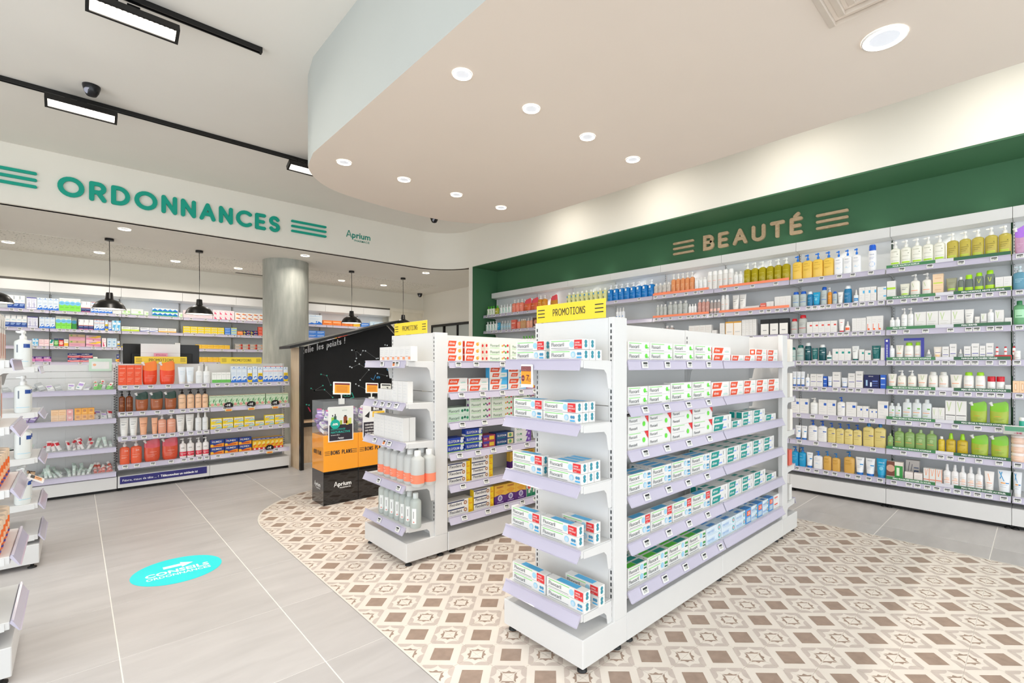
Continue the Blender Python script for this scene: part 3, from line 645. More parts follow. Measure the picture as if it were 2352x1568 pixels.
# bin display
D0X, D0W = -.462, .75
rD0 = empty('bin_display', (D0X, 6.05, 0), 'white counter display of open clear bins with small bargains', 'display shelf')
b = MB(); b.cbox(.001, D0W-.001, 0, .30, .030, .140, M_CAB); b.build('base', rD0); b = MB(); b.box(0, D0W, .05, .3, 0, .03, M_BLK); b.build('plinth', rD0)
for z0, z1 in ((.14, 1.07), (1.074, 1.13), (1.134, 1.195)):
    b = MB(); b.box(0, D0W, .28, .298, z0, z1, M_CAB); b.build('back_panel', rD0)
b = MB(); b.cbox(D0W-.024, D0W, .26, .30, .14, 1.2, M_CAB, .002); b.build('upright', rD0); slots(rD0, D0W-.008, .2595, .2, 1.17)
D0_Z = (.925, .655, .384, .153); rowsD0 = [shelf(rD0, .004, D0W-.004, 0, .28, z, .3, True, side=False) for z in D0_Z]
BINX = [.01, .222, .402, .577, .74]
for s in rowsD0:
    for x in BINX:
        b = MB(); b.prism([(.006, s.top), (.006, s.top+.06), (.22, s.top+.17), (.275, s.top+.17), (.275, s.top)][::-1], x-.0012, x+.0012, M_ACR, 'x'); b.build('bin_divider', s.ob)
    for a, c in zip(BINX, BINX[1:]):
        b = MB(); b.box(a+.002, c-.002, .004, .0065, s.top, s.top+.058, M_ACR); b.build('bin_front', s.ob)

# promotional boxes in front of the house
M_GLB = mat('141416', .06, coat=.6, var=.01); M_ORG = mat('f6a32c', .16, coat=.4, var=.01)
def bonsplans(x, y, w, lab, poster):
    d = .27; o = empty('promotion_bin', (x, y, 0), lab, 'bin', 0, 'tall promotional bins')
    b = MB(); b.cbox(0, w, 0, d, .0, .287, M_GLB, .002); b.build('base', o); b = MB(); b.cbox(0, w, 0, d, .2875, .594, M_ORG, .002); b.build('orange_body', o)
    b = MB(); t = .004
    for a in ((0, w, 0, t, .594, .885), (0, w, d-t, d, .594, .885), (0, t, t, d-t, .594, .885), (w-t, w, t, d-t, .594, .885)): b.box(*a, M_ACR)
    b.build('acrylic_walls', o)
    b = MB(); fn = lambda a, c, e: (a, -.0006-e*.2, c)
    stroke_text(b, 'BONS PLANS', .036, .006, lambda a, c, e: fn(w*.2+a, .425+c, 0), .001, M_INK, xs=.62, gap=.1, width=w*.62)
    for sx in (.012, w-.052):
        for j in range(3): stroke_prism(b, [(sx, .428+.014*j), (sx+.04, .428+.014*j)], .004, lambda a, c, e: fn(a, c, 0), .001, M_INK)
    fl = lambda a, c, e: (-.0006-e*.2, d-a, c)
    stroke_text(b, 'BONS PLANS', .036, .006, lambda a, c, e: fl(d*.16+a, .425+c, 0), .001, M_INK, xs=.62, gap=.1, width=d*.66)
    brand(lambda a, c, e: fn(a, c, 0), w*.3, .150, .036, MW, b); brand(lambda a, c, e: fl(a, c, 0), d*.22, .150, .034, MW, b); b.build('print', o)
    b = MB(); pw, ph, px, pz = .215, .30, .038, .537; b.box(px, px+pw, -.004, -.001, pz, pz+ph, mat('eceef0', .25)); p = b.build('poster', o)
    b = MB(); g = lambda a, c, e: (px+a*pw, -.0046-e*.3, pz+c*ph); R = lambda u0, v0, u1, v1, m, e=0: b.poly([g(u0, v0, e), g(u1, v0, e), g(u1, v1, e), g(u0, v1, e)], m)
    R(.04, .03, .96, .48, mat('2e2a36', .4)); fm = lambda a, c, e: (a, -.0050-e*.3, c)
    if poster:
        R(.04, .48, .96, .97, mat('dfe6e4', .4)); flat_text(b, 'active', px+pw*.55, pz+ph*.87, .013, fm, mat('8fa39c', .5))
        for u, v, hh, ww, cc in ((.12, .48, .22, .10, '8fc04a'), (.22, .48, .25, .10, '35584e'), (.60, .50, .20, .15, '8a4a32'), (.80, .48, .17, .12, 'c9d36a'), (.70, .46, .12, .10, 'd2c25a'), (.45, .48, .12, .1, '9ab34a')): R(u, v, u+ww, v+hh, mat(cc, .4), .0006)
        R(.15, .72, .19, .77, M_INK, .001); R(.25, .73, .29, .79, M_INK, .001); R(.63, .70, .72, .74, M_INK, .001)
        b.lathe([(1, 0), (1, .001)], 20, mat('14a99a', .4), (0, 0, 0), 0, 0); 
        b.poly([(px+pw*.27+.041*math.cos(t_), -.0054, pz+ph*.50+.041*math.sin(t_)) for t_ in [i*PI/10 for i in range(20)]], mat('14a99a', .4))
        flat_text(b, '-50%', px+pw*.27-.027, pz+ph*.50-.009, .018, lambda a, c, e: (a, -.0058, c), MW, .03, maxw=.056)
        flat_text(b, 'DESTOCKAGE', px+pw*.1, pz+ph*.33, .014, fm, mat('2aa79b', .5), .02, maxw=.15); flat_text(b, 'NATURACTIVE', px+pw*.1, pz+ph*.24, .018, fm, mat('2aa79b', .5), .03, maxw=.19); flat_text(b, 'la bonne affaire', px+pw*.1, pz+ph*.175, .009, fm, MW)
        brand(lambda a, c, e: (a, -.005, c), px+pw*.38, pz+ph*.08, .012, MW, b)
    else:
        R(.04, .48, .96, .97, mat('e9ecee', .4)); R(.36, .80, .86, .94, mat('4a4540', .4), .0006); flat_text(b, 'Bon', px+pw*.46, pz+ph*.83, .024, fm, MW, .04); R(.42, .62, .96, .79, mat('eec23a', .4), .0006); flat_text(b, 'Plan', px+pw*.5, pz+ph*.66, .03, fm, mat('f6e7b0', .5), .04)
        b.poly([g(.08, .66, .001), g(.30, .80, .001), g(.27, .60, .001)], M_INK)
        for j, t_ in enumerate(('DERNIÈRE OFFRE', 'CONTRE LE GASPI', 'DES PRODUITS', 'A PRIX CASSÉS')): flat_text(b, t_, px+pw*.1, pz+ph*(.38-.085*j), .013, fm, MW, .02, maxw=.18)
    b.build('print', p); return o
bonsplans(1.512, 4.217, .298, 'orange and black promotional bin with minus fifty poster, left of the pair', True); bonsplans(1.812, 4.217, .298, 'orange and black promotional bin half hidden by the bottle display', False)
def esl(x, y, z, w, h, label, orange=True, lean=-.12):
    o = empty('price_display', (x, y, z), label, 'price display', 0, 'clip-on price displays'); b = MB(); b.box(-.022, .022, -.012, .012, -.03, .02, mat('eef2f2', .2, trans=.2, var=0)); b.build('clip', o)
    b = MB(); b.tube([(0, 0, .02), (0, 0, .05)], .006, mat('e8ecec', .2)); b.lathe([(.0, .042), (.011, .05), (.0, .062)], 10, mat('e8ecec', .2)); b.build('stem', o)
    b = MB(); b.cbox(-w/2, w/2, -.008, .004, 0, h, M_TAG, .003); s = b.build('screen', o, (0, -.008, .055)); s.rotation_euler = (lean, .06, 0)
    b = MB(); fn = lambda a, c, e: (a, -.0086-e*.3, c); b.poly([fn(*p, 0) for p in [(-w*.43, h*.1), (w*.43, h*.1), (w*.43, h*.9), (-w*.43, h*.9)]], mat('f0a135' if orange else 'cfd2cc', .35))
    b.poly([fn(*p, .001) for p in [(-w*.43, h*.76), (w*.43, h*.76), (w*.43, h*.9), (-w*.43, h*.9)]], mat('7a3a3c' if orange else '2c2e30', .35))
    if orange:
        for j in range(5): b.poly([fn(*p, .001) for p in [(-w*.34, h*(.2+.1*j)), (w*.3, h*(.2+.1*j)), (w*.3, h*(.23+.1*j)), (-w*.34, h*(.23+.1*j))]], mat('a8542c', .4))
    else: flat_text(b, '7', w*.02, h*.25, h*.36, fn, M_INK, .03, d=.002); flat_text(b, '90', w*.22, h*.25, h*.2, fn, M_INK, .02, d=.002)
    b.build('print', s); return o
esl(1.665, 4.222, .885, .152, .108, 'orange clip-on price screen on the first promotional bin'); esl(1.935, 4.222, .885, .118, .092, 'smaller orange clip-on price screen on the second promotional bin'); esl(2.068, 4.222, .885, .10, .082, 'grey clip-on price screen nearest the white cartons', False)

# playhouse with a chalkboard
M_PLY = wood('pale_oak_ply', 'd2b795', 'dcc5a6', (6, 6, .8))
M_CHALK = mat('17181a', .72, var=.25, scale=3)
o = empty('chalkboard_house', (1.83, 5.80, 0), 'black chalkboard playhouse with wooden side and slanted roof', 'playhouse')
HX, HY0 = 1.83, 5.80
def hb(name, f): b = MB(); f(b); return b.build(name, o)
hb('side_panel', lambda b: b.prism([(.045, 0), (.345, 0), (.345, 1.40), (.045, 1.385)], 0, .02, M_PLY, 'x'))
hb('front_post', lambda b: b.box(-.002, .035, 0, .045, 0, 1.40, M_BLK))
hb('chalkboard', lambda b: b.prism([(.02, .53), (1.50, .53), (1.50, 1.395), (1.17, 1.72), (.02, 1.37)], .30, .315, M_CHALK, 'y'))
hb('ledge', lambda b: b.box(.02, 1.5, .16, .30, .515, .54, wood('ledge_oak', 'd8b48e', 'e4c6a4', (.8, 6, 6))))
hb('ledge_beam', lambda b: b.box(.02, 1.5, .165, .30, .465, .514, M_BLK))
hb('lower_panel', lambda b: b.box(.02, 1.5, .30, .315, .02, .465, M_PLY))
hb('roof_panel', lambda b: b.prism([(-.12, 1.372), (1.185, 1.735), (1.185, 1.765), (-.12, 1.402)], -.03, .36, M_BLK, 'y'))
hb('roof_bar', lambda b: b.prism([(1.185, 1.735), (1.60, 1.25), (1.63, 1.275), (1.2, 1.765), (1.185, 1.765)], -.03, .02, M_BLK, 'y'))
hb('rear_bar', lambda b: b.prism([(1.185, 1.735), (1.52, 1.40), (1.55, 1.42), (1.2, 1.765)], .30, .34, M_BLK, 'y'))
hb('far_post', lambda b: b.box(1.5, 1.535, 0, .345, 0, 1.40, M_BLK))
M_CH = mat('e9ebee', .8, var=.1, scale=40); fn = lambda a, c, d: (a, .2994-d*.3, c)
def chalk(b):
    s = .278; stroke_text(b, 'Relie les points !', .082, .011, lambda a, c, d: fn(.102+a, 1.315+c+a*s, 0), .001, M_CH, xs=.78, gap=.11, width=.52)
hb('chalk_lettering', chalk)
def stars(b):
    def px(x, y): 
        l = (x-CX)/F; r = (VD[0]+RD[0]*l, VD[1]+RD[1]*l); t = 6.099/r[1]; return (r[0]*t-HX, H+(HY-y)/F*t)
    Z = lambda x, y: px(660+x/3.409, 720+y/3.409)
    W1 = [[(505,286),(535,288),(573,322),(592,290),(612,292),(697,352),(710,350)], [(535,288),(541,350),(533,372)], [(490,415),(505,422),(563,394),(638,440),(570,520)], [(705,468),(780,487),(827,487),(853,478)], [(765,245),(782,248)], [(536,551),(560,565),(613,590),(640,600)]]
    G1 = [[(264,475),(309,485),(340,558)], [(186,585),(212,602),(291,595),(355,655)], [(212,602),(278,563)], [(150,712),(170,716)]]
    for L, c in ((W1, 'dfe8ee'), (G1, '3fae9a')):
        for p in L:
            P = [Z(*q) for q in p]; stroke_prism(b, P, .0035, lambda a, c_, d: fn(a, c_, 0), .001, mat('6c7072', .8))
            for q in P: b.poly([(q[0]+.009*math.cos(t), .2988, q[1]+.009*math.sin(t)) for t in [i*PI/4 for i in range(8)]], mat(c, .7))
    for (x, y, r, c) in ((613,394,7,'4aa3e0'), (627,402,6,'4aa3e0'), (800,435,26,'4aa3e0'), (712,500,16,'4aa3e0'), (712,503,9,'4aa3e0'), (362,610,9,'2aa58e'), (455,640,16,'2aa58e'), (480,640,15,'2aa58e')):
        C = Z(x, y); R_ = r/3.409*.0048; stroke_prism(b, [(C[0]+R_*math.cos(t), C[1]+R_*.6*math.sin(t)) for t in [i*PI/8 for i in range(16)]], .007, lambda a, c_, d: fn(a, c_, 0), .001, mat(c, .7), True)
    stroke_prism(b, [Z(505, 620), Z(520, 655), Z(495, 662)], .012, lambda a, c_, d: fn(a, c_, 0), .001, mat('2aa58e', .7)); stroke_prism(b, [Z(690, 480), Z(675, 520), Z(655, 505)], .006, lambda a, c_, d: fn(a, c_, 0), .001, mat('4aa3e0', .7)); stroke_prism(b, [Z(165, 735), Z(180, 765)], .012, lambda a, c_, d: fn(a, c_, 0), .001, mat('d2305a', .7))
hb('chalk_drawing', stars)

# counter behind the displays with its screens
o = empty('service_counter', (-1.6, 6.42, 0), 'white service counter behind the low displays', 'counter'); b = MB(); b.cbox(0, 3.3, 0, .62, 0, .96, M_CAB); b.build('body', o); b = MB(); b.cbox(-.02, 3.32, -.02, .64, .96, .99, mat('dedcd6', .3)); b.build('worktop', o)
def monitor(x, y, z0, w, h, label, rz):
    o = empty('monitor', (x, y, .99), label, 'monitor', rz, 'black monitors seen from behind'); b = MB(); b.cbox(-w/2, w/2, 0, .03, z0-.99, z0+h-.99, M_BLK, .004); b.build('screen_housing', o)
    b = MB(); b.cbox(-w*.28, w*.28, -.03, .0, z0+.04-.99, z0+h*.62-.99, mat('1c1d1f', .5), .004); b.build('rear_cover', o); b = MB(); b.box(-.03, .03, -.02, .0, .01, z0+.06-.99, M_BLK); b.build('stand', o); b = MB(); b.lathe([(.1, 0), (.1, .01)], 20, M_BLK); b.build('foot', o)
monitor(.52, 6.78, 1.15, .30, .27, 'black monitor back left of the pink cartons', .12); monitor(.89, 6.80, 1.15, .30, .27, 'black monitor back right of the pink cartons', -.1)
o = empty('card_display', (.50, 6.52, .99), 'white cardboard counter display holding three pink cartons', 'display'); b = MB(); b.box(0, .335, .06, .066, 0, .428, mat('f0efee', .5)); b.build('backboard', o); b = MB(); b.box(.0, .335, -.03, .06, .0, .255, mat('f0efee', .5)); b.build('stand', o); b = MB(); b.box(.0, .335, .0592, .0598, .33, .332, mat('b9b9b9', .5)); b.build('fold_line', o)
o = empty('info_board', (.118, 6.30, 1.195), 'pale green information card standing above the last bin', 'sign'); b = MB(); b.box(-.02, .145, 0, .004, -.06, .06, mat('c6e2ce', .5)); b.build('card', o)
b = MB(); b.poly([(.0, -.0006, -.04), (.125, -.0006, -.04), (.125, -.0006, .03), (.0, -.0006, .03)], mat('e9ece9', .5)); b.poly([(.02+.012*math.cos(i*PI/6), -.0012, .0+.012*math.sin(i*PI/6)) for i in range(12)], mat('f2b48a', .5)); b.build('print', o)
# ---------------------------------------------------------------- products: shapes
def selev(x, hw, hd, n=2.4):
    t = max(0.0, 1-abs(x/hw)**n); return -hd*t**(1/n)
class Prod:
    """one kind of product at one size: meshes for the body and its parts, shared by every copy"""
    def __init__(s, kind, w, h, d):
        s.parts = []; s.kind = kind; sh = kind['sh']
        getattr(s, 'mk_'+sh)(kind, w, h, d)
    def ops(s, key, fmap, W, Hh, b):
        for i, op in enumerate([o.strip() for o in s.kind.get(key, '').split(';') if o.strip()]):
            t = op.split(); o = .0005+.00025*i
            if t[0] == 'r':
                x0, y0, x1, y1 = map(float, t[1:5]); n = s.seg
                for k in range(n):
                    a, c = x0+(x1-x0)*k/n, x0+(x1-x0)*(k+1)/n; b.add([fmap(a, y0, o), fmap(c, y0, o), fmap(c, y1, o), fmap(a, y1, o)], [(0, 1, 2, 3)], s.pm(t[5]), s.seg > 1)
            elif t[0] == 'w':      # band right round a bottle: w v0 v1 colour
                z0, z1 = s.lo+float(t[1])*(s.hi-s.lo), s.lo+float(t[2])*(s.hi-s.lo); N = 20; vs = []
                for z in (z0, z1):
                    for k in range(N):
                        a = 2*PI*k/N; e = 2/s.sq; c_, s_ = math.cos(a), math.sin(a); vs.append(((s.hw+.0006)*math.copysign(abs(c_)**e, c_), (s.hd+.0006)*math.copysign(abs(s_)**e, s_), z))
                b.add(vs, [(k, (k+1) % N, N+(k+1) % N, N+k) for k in range(N)], s.pm(t[3]), True)
            elif t[0] == 'c':
                x, y, r = map(float, t[1:4]); b.poly([fmap(x+r*Hh/W*math.cos(k*PI/7), y+r*math.sin(k*PI/7), o) for k in range(14)], s.pm(t[4]))
            elif t[0] == 'p':
                v = list(map(float, t[1:-1])); b.poly([fmap(v[2*k], v[2*k+1], o) for k in range(len(v)//2)], s.pm(t[-1]))
            elif t[0] == 't':      # t x y height maxwidth colour text
                x, y, hh, mw = map(float, t[1:5]); vs, fs, tw = text_geo(' '.join(t[6:]).replace('_', ' '), .012); k = hh*Hh; kx = min(k, mw*W/tw)
                b.add([fmap(x+p[0]*kx/W, y+p[1]*k/Hh, o) for p in vs], fs, s.pm(t[5]))
    def pm(s, c): return paper(c) if s.kind['sh'] == 'carton' else plast(c)
    def bm(s, k): return glassy(k['c'], k['tr']) if k.get('tr') else (paper(k['c']) if k['sh'] == 'carton' else plast(k['c']))
    def mk_carton(s, k, w, h, d):
        s.seg = 1; b = MB(); b.box(-w/2, w/2, -d/2, d/2, 0, h, s.bm(k)); s.body = b.mesh(k['nm']); b = MB()
        s.ops('f', lambda u, v, o: ((u-.5)*w, -d/2-o, v*h), w, h, b); s.ops('s', lambda u, v, o: (w/2+o, (u-.5)*d, v*h), d, h, b)
        s.ops('s', lambda u, v, o: (-w/2-o, (.5-u)*d, v*h), d, h, b); s.ops('t', lambda u, v, o: ((u-.5)*w, (v-.5)*d, h+o), w, d, b)
        if b.f: s.parts.append(('printed_face', b.mesh('printed_face')))
    def mk_bottle(s, k, w, h, d):
        s.seg = 7; st = k.get('st', 'cap'); hb = {'pump': .76, 'cap': .86, 'flip': .84, 'spray': .74, 'drop': .62, 'aero': .78, 'big': .80}[st]*h
        nk = {'pump': .30, 'cap': .42, 'flip': .62, 'spray': .40, 'drop': .36, 'aero': .92, 'big': .66}[st]; sq = k.get('sq', 2.4); hw, hd = w/2, d/2; b = MB(); N = 20
        pr = [(.90, 0), (1, .012*1), (1, hb*.86), (.93, hb*.92), (.62 if nk < .6 else .95, hb*.965), (nk, hb)]
        if st == 'aero': pr = [(.95, 0), (1, .008), (1, hb*.95), (.93, hb)]
        vs = []
        for sc, z in pr:
            for q in range(N):
                a = 2*PI*q/N; c_, s_ = math.cos(a), math.sin(a); e = 2/sq
                vs.append((hw*sc*math.copysign(abs(c_)**e, c_), hd*sc*math.copysign(abs(s_)**e, s_), z))
        fs = [(j*N+q, j*N+(q+1) % N, (j+1)*N+(q+1) % N, (j+1)*N+q) for j in range(len(pr)-1) for q in range(N)]
        b.add(vs, fs, s.bm(k), True); b.add(vs[:N], [list(range(N-1, -1, -1))], s.bm(k)); b.add(vs[-N:], [list(range(N))], s.bm(k)); s.body = b.mesh(k['nm'])
        lo, hi = .02, hb*.90; s.lo, s.hi, s.hw, s.hd, s.sq = lo, hi, hw, hd, sq; b = MB(); s.ops('f', lambda u, v, o: ((u-.5)*w*.97, selev((u-.5)*w*.97, hw, hd, sq)-o, lo+v*(hi-lo)), w, hi-lo, b)
        if b.f: s.parts.append(('label', b.mesh('label')))
        b = MB(); m = plast(k.get('cc', 'white')); r = min(hw, hd)
        if st == 'pump':
            z = hb; b.lathe([(r*.42, z-.002), (r*.42, z+(h-hb)*.38), (r*.2, z+(h-hb)*.42), (r*.16, z+(h-hb)*.72)], 12, m); b.lathe([(r*.30, z+(h-hb)*.70), (r*.36, z+(h-hb)*.78), (r*.30, h)], 12, m)
            b.prism([(-r*.95, h-(h-hb)*.24), (-r*.1, h-(h-hb)*.30), (-r*.1, h-(h-hb)*.06), (-r*.9, h-(h-hb)*.10)], -r*.13, r*.13, m, 'y')
        elif st == 'cap': b.lathe([(r*.52, hb-.002), (r*.54, hb+(h-hb)*.1), (r*.52, h-.002), (r*.46, h)], 14, m)
        elif st == 'flip': b.lathe([(r*.78, hb-.004), (r*.80, hb+.006), (r*.74, h-.004), (r*.62, h)], 16, m)
        elif st == 'big': b.lathe([(r*.86, hb-.004), (r*.90, hb+.004), (r*.88, h-.003), (r*.80, h)], 18, m)
        elif st == 'aero': b.lathe([(r*.97, hb+.001), (r*.99, hb+.006), (r*.96, h-.012), (r*.80, h)], 18, m)
        elif st == 'spray': b.lathe([(r*.50, hb-.002), (r*.52, hb+(h-hb)*.3), (r*.40, hb+(h-hb)*.6), (r*.40, h-.003), (r*.30, h)], 12, m)
        elif st == 'drop': b.lathe([(r*.55, hb-.002), (r*.58, hb+(h-hb)*.30), (r*.36, hb+(h-hb)*.36), (r*.34, hb+(h-hb)*.8), (r*.10, h)], 12, m)
        s.parts.append(('pump_head' if st == 'pump' else 'cap', b.mesh('cap')))
    def mk_tube(s, k, w, h, d):
        s.seg = 5; hc = h*.14; N = 16; b = MB(); vs = []; lv = [0, .15, .4, .7, .93, 1]
        wt = lambda t: w*(.78+.22*t); dt = lambda t: d*(1-t**1.3)+.003
        for t in lv:
            for q in range(N):
                a = 2*PI*q/N; vs.append((wt(t)/2*math.cos(a), dt(t)/2*math.sin(a), hc+t*(h-hc)))
        b.add(vs, [(j*N+q, j*N+(q+1) % N, (j+1)*N+(q+1) % N, (j+1)*N+q) for j in range(len(lv)-1) for q in range(N)], s.bm(k), True); b.add(vs[:N], [list(range(N-1, -1, -1))], s.bm(k)); b.add(vs[-N:], [list(range(N))], s.bm(k)); s.body = b.mesh(k['nm'])
        b = MB()
        def fm(u, v, o):
            t = .03+.94*v; x = (u-.5)*wt(t)*.96; return (x, -dt(t)/2*math.sqrt(max(0, 1-(2*x/wt(t))**2))-o, hc+t*(h-hc))
        s.ops('f', fm, w, h-hc, b)
        if b.f: s.parts.append(('label', b.mesh('label')))
        b = MB(); b.lathe([(.46, 0), (.47, hc*.9), (.44, hc+.001)], 16, plast(k.get('cc', 'white')), sx=w*.80, sy=min(d, w*.8)); s.parts.append(('cap', b.mesh('cap')))
    def mk_pouch(s, k, w, h, d):
        s.seg = 6; N = 18; lv = [0, .04, .16, .40, .60, .76, .90, 1]; wd = [.74, .88, .97, 1.0, .99, .98, .93, .66]; dd = [.7, .95, 1, .82, .52, .26, .10, .03]; b = MB(); vs = []
        for t, a_, c_ in zip(lv, wd, dd):
            for q in range(N):
                a = 2*PI*q/N; z = t*h-((.11 if t == 1 else .05 if t > .85 else 0)*h*(.5-.5*math.cos(a)))+(.05*h*(math.cos(a)**2-.5) if .3 < t < .95 else 0); vs.append((w/2*a_*math.cos(a)+.015*w*t, d/2*c_*math.sin(a)*(1+.16*math.sin(5*a+7*t)), z))
        n = len(lv); cut = k.get('cut', 4); f = lambda j0, j1: [(j*N+q, j*N+(q+1) % N, (j+1)*N+(q+1) % N, (j+1)*N+q) for j in range(j0, j1) for q in range(N)]
        b.add(vs, f(0, cut), s.bm(k), True); b.add(vs[:N], [list(range(N-1, -1, -1))], s.bm(k)); s.body = b.mesh(k['nm'])
        b = MB(); b.add(vs, f(cut, n-1), plast(k.get('c2', k['c'])), True); b.add(vs[-N:], [list(range(N))], plast(k.get('c2', k['c']))); s.parts.append(('film_top', b.mesh('film_top')))
        b = MB(); b.tube([(-w*.36, 0, h*.80), (-w*.44, 0, h*.885)], .009, plast('white'), 8); b.tube([(-w*.44, 0, h*.885), (-w*.49, 0, h*.94)], .013, plast(k.get('cc', 'white')), 8); s.parts.append(('spout', b.mesh('spout')))
        b = MB()
        def fm(u, v, o):
            t = .06+.5*v; x = (u-.5)*w*.86; dz = 1.16*(1 if t < .35 else 1-(t-.35)*1.3); return (x+.015*w*t, -d/2*dz*max(.02, 1-abs(2*x/w)**2.2)**.5-o-.001, t*h)
        s.ops('f', fm, w, h*.6, b)
        if b.f: s.parts.append(('label', b.mesh('label')))
    def mk_jar(s, k, w, h, d):
        s.seg = 7; b = MB(); r = w/2; hb = h*.68; b.lathe([(r*.92, 0), (r, .006), (r, hb-.004), (r*.92, hb)], 20, s.bm(k)); s.body = b.mesh(k['nm'])
        b = MB(); b.lathe([(r*.98, hb+.0005), (r*1.0, hb+.004), (r*1.0, h-.004), (r*.9, h)], 20, plast(k.get('cc', 'white'))); s.parts.append(('lid', b.mesh('lid')))
        b = MB(); s.ops('f', lambda u, v, o: ((u-.5)*w*.95, selev((u-.5)*w*.95, r, r, 2)-o, .006+v*(hb-.012)), w, hb, b)
        if b.f: s.parts.append(('label', b.mesh('label')))
KD = {}
def K(key, sh, nm, cat, desc, c, **a): KD[key] = dict(sh=sh, nm=nm, cat=cat, desc=desc, c=c, **a)
LN = 'r .12 {0} .7 {1} {2}; '
def lines(c, *ys): return ''.join('r .14 %.3f %.3f %.3f %s; ' % (y, .8-.13*(i % 3), y+.022, c) for i, y in enumerate(ys))
FL = 'r .05 .80 .62 .88 lgreen; t .06 .34 .38 .50 757779 Fluocaril; r .05 .12 .60 .17 gray; '
BLU = 'c .72 .55 .30 lblue; c .72 .50 .20 c7dcea; c .87 .62 .15 4a8fb5; c .93 .62 .15 4a8fb5; r .83 .20 .97 .34 sky; '
RED = 'r .76 .06 .98 .92 red; t .78 .58 .16 .19 white OFFRE; t .78 .34 .16 .19 white SPECIALE; t .80 .14 .10 .15 white bucco; '
SD = 'c .5 .72 .20 3c8fa0; c .5 .38 .20 3c8fa0; '
TC = dict(nm='toothpaste_carton', cat='carton')
K('fa', 'carton', desc='toothpaste carton with blue dots', c='white', f=FL+BLU, s=SD, t='r .2 .15 .8 .85 sky', **TC)
K('fr', 'carton', desc='toothpaste carton with red flag', c='white', f=FL+'c .68 .5 .3 lblue; '+RED, s=SD, t='r .25 .1 .8 .9 sky', **TC)
K('fg', 'carton', desc='toothpaste carton with green spot', c='white', f=FL+'c .84 .55 .24 6fe04a; r .80 .36 .96 .46 58c93c; r .88 .2 .97 .28 lgray; ', s='r .2 .3 .8 .7 58c93c', **TC)
K('fp', 'carton', desc='twin toothpaste pack with red corner', c='white', f='r .05 .90 .62 .94 lgreen; t .06 .64 .18 .5 757779 Fluocaril; t .06 .16 .18 .5 757779 Fluocaril; r .05 .50 .6 .515 gray; c .78 .46 .16 6fe04a; p .80 1 1 1 1 .5 red; t .9 .78 .1 .08 white 1; ', s='r .2 .3 .8 .7 58c93c', nm='toothpaste_twin_pack', cat='carton')
K('fgd', 'carton', desc='toothpaste carton with green top', c='white', f=FL+'c .72 .55 .30 lblue; c .87 .62 .15 green; c .94 .62 .15 green; r .83 .20 .97 .34 dgreen; ', s='c .5 .7 .2 green; c .5 .35 .2 green', t='r .05 .12 .48 .88 58c93c; r .50 .12 .92 .88 teal', **TC)
EX = 'p .04 .12 .50 .12 .60 .88 .10 .88 dorange; t .13 .36 .40 .36 white elmex; '
K('el', 'carton', desc='toothpaste carton with orange label', c='white', f=EX+'r .66 .3 .9 .38 8fd3c2; r .70 .5 .88 .56 lgray; ', s='r .1 .1 .9 .9 dorange; r .3 .3 .7 .7 white', **TC)
K('ek', 'carton', desc='white children toothpaste with orange label', c='white', f=EX+'c .80 .52 .26 gold; c .86 .7 .14 f2c48a; ', s='r .1 .1 .9 .9 dorange', nm='children_toothpaste_carton', cat='carton')
K('eb', 'carton', desc='white-blue twin toothpaste pack', c='white', f='p .04 .56 .52 .56 .60 .94 .10 .94 dorange; t .13 .68 .2 .36 white elmex; p .14 .14 .50 .14 .56 .44 .2 .44 dorange; t .22 .22 .15 .26 white elmex; p .64 .5 1 .5 1 1 .72 1 sky; p .6 .0 1 .0 1 .14 .6 .08 sky; r .66 .28 .9 .34 8fd3c2; ', s='r 0 0 1 1 sky', nm='toothpaste_twin_pack', cat='carton')
K('et', 'carton', desc='toothpaste carton with teal label', c='white', f='p .06 .12 .50 .12 .58 .9 .10 .9 teal; t .13 .38 .36 .34 white elmex; p .5 .3 .72 .3 .74 .45 .54 .45 8aa6ee; r .82 .3 .84 .8 gray; ', s='r .1 .08 .9 .92 teal', t='r .06 .2 .4 .8 teal', **TC)
K('me', 'carton', desc='pale blue gum-care toothpaste carton', c='dbe9f2', f='t .08 .30 .42 .60 8fb4e0 meridol; c .88 .5 .34 5fc0bd; c .88 .5 .2 e6a9b4; r .1 .14 .7 .2 b4cfe8; ', t='r .3 .2 .7 .8 4f9ae0', nm='gum_care_carton', cat='carton')
K('mf', 'carton', desc='blue pack with red price flag', c='4f9ae0', f='r .2 .5 .9 .85 orange; t .3 .58 .2 .5 white -25%; r .12 .08 .9 .42 b9cfdc', nm='gum_care_carton', cat='carton')
K('pw', 'carton', desc='toothpaste carton with purple end', c='white', f='r .72 0 1 1 purple; c .86 .5 .2 lilac; r .1 .5 .5 .7 coral; r .1 .3 .5 .36 lgray', nm='gum_care_carton', cat='carton')
K('fk', 'carton', desc='pale green toothpaste carton, red fruit', c='eaf1e4', f='t .08 .34 .40 .46 5d7a60 Fluocaril; r .06 .14 .52 .19 lgreen; c .66 .5 .16 d9b23c; c .74 .62 .15 e0503c; c .82 .45 .17 58a848; c .92 .58 .2 red; ', s='c .5 .5 .24 red', nm='children_toothpaste_carton', cat='carton')
K('fv', 'carton', desc='pale green toothpaste carton, purple berries', c='e6efe2', f='t .08 .34 .40 .46 5d7a60 Fluocaril; r .06 .14 .52 .19 lgreen; c .66 .5 .16 3f8a4a; c .75 .62 .15 2d6a44; c .82 .42 .17 8a4a9a; c .92 .58 .2 magenta; ', s='c .5 .5 .24 8a4a9a', nm='children_toothpaste_carton', cat='carton')
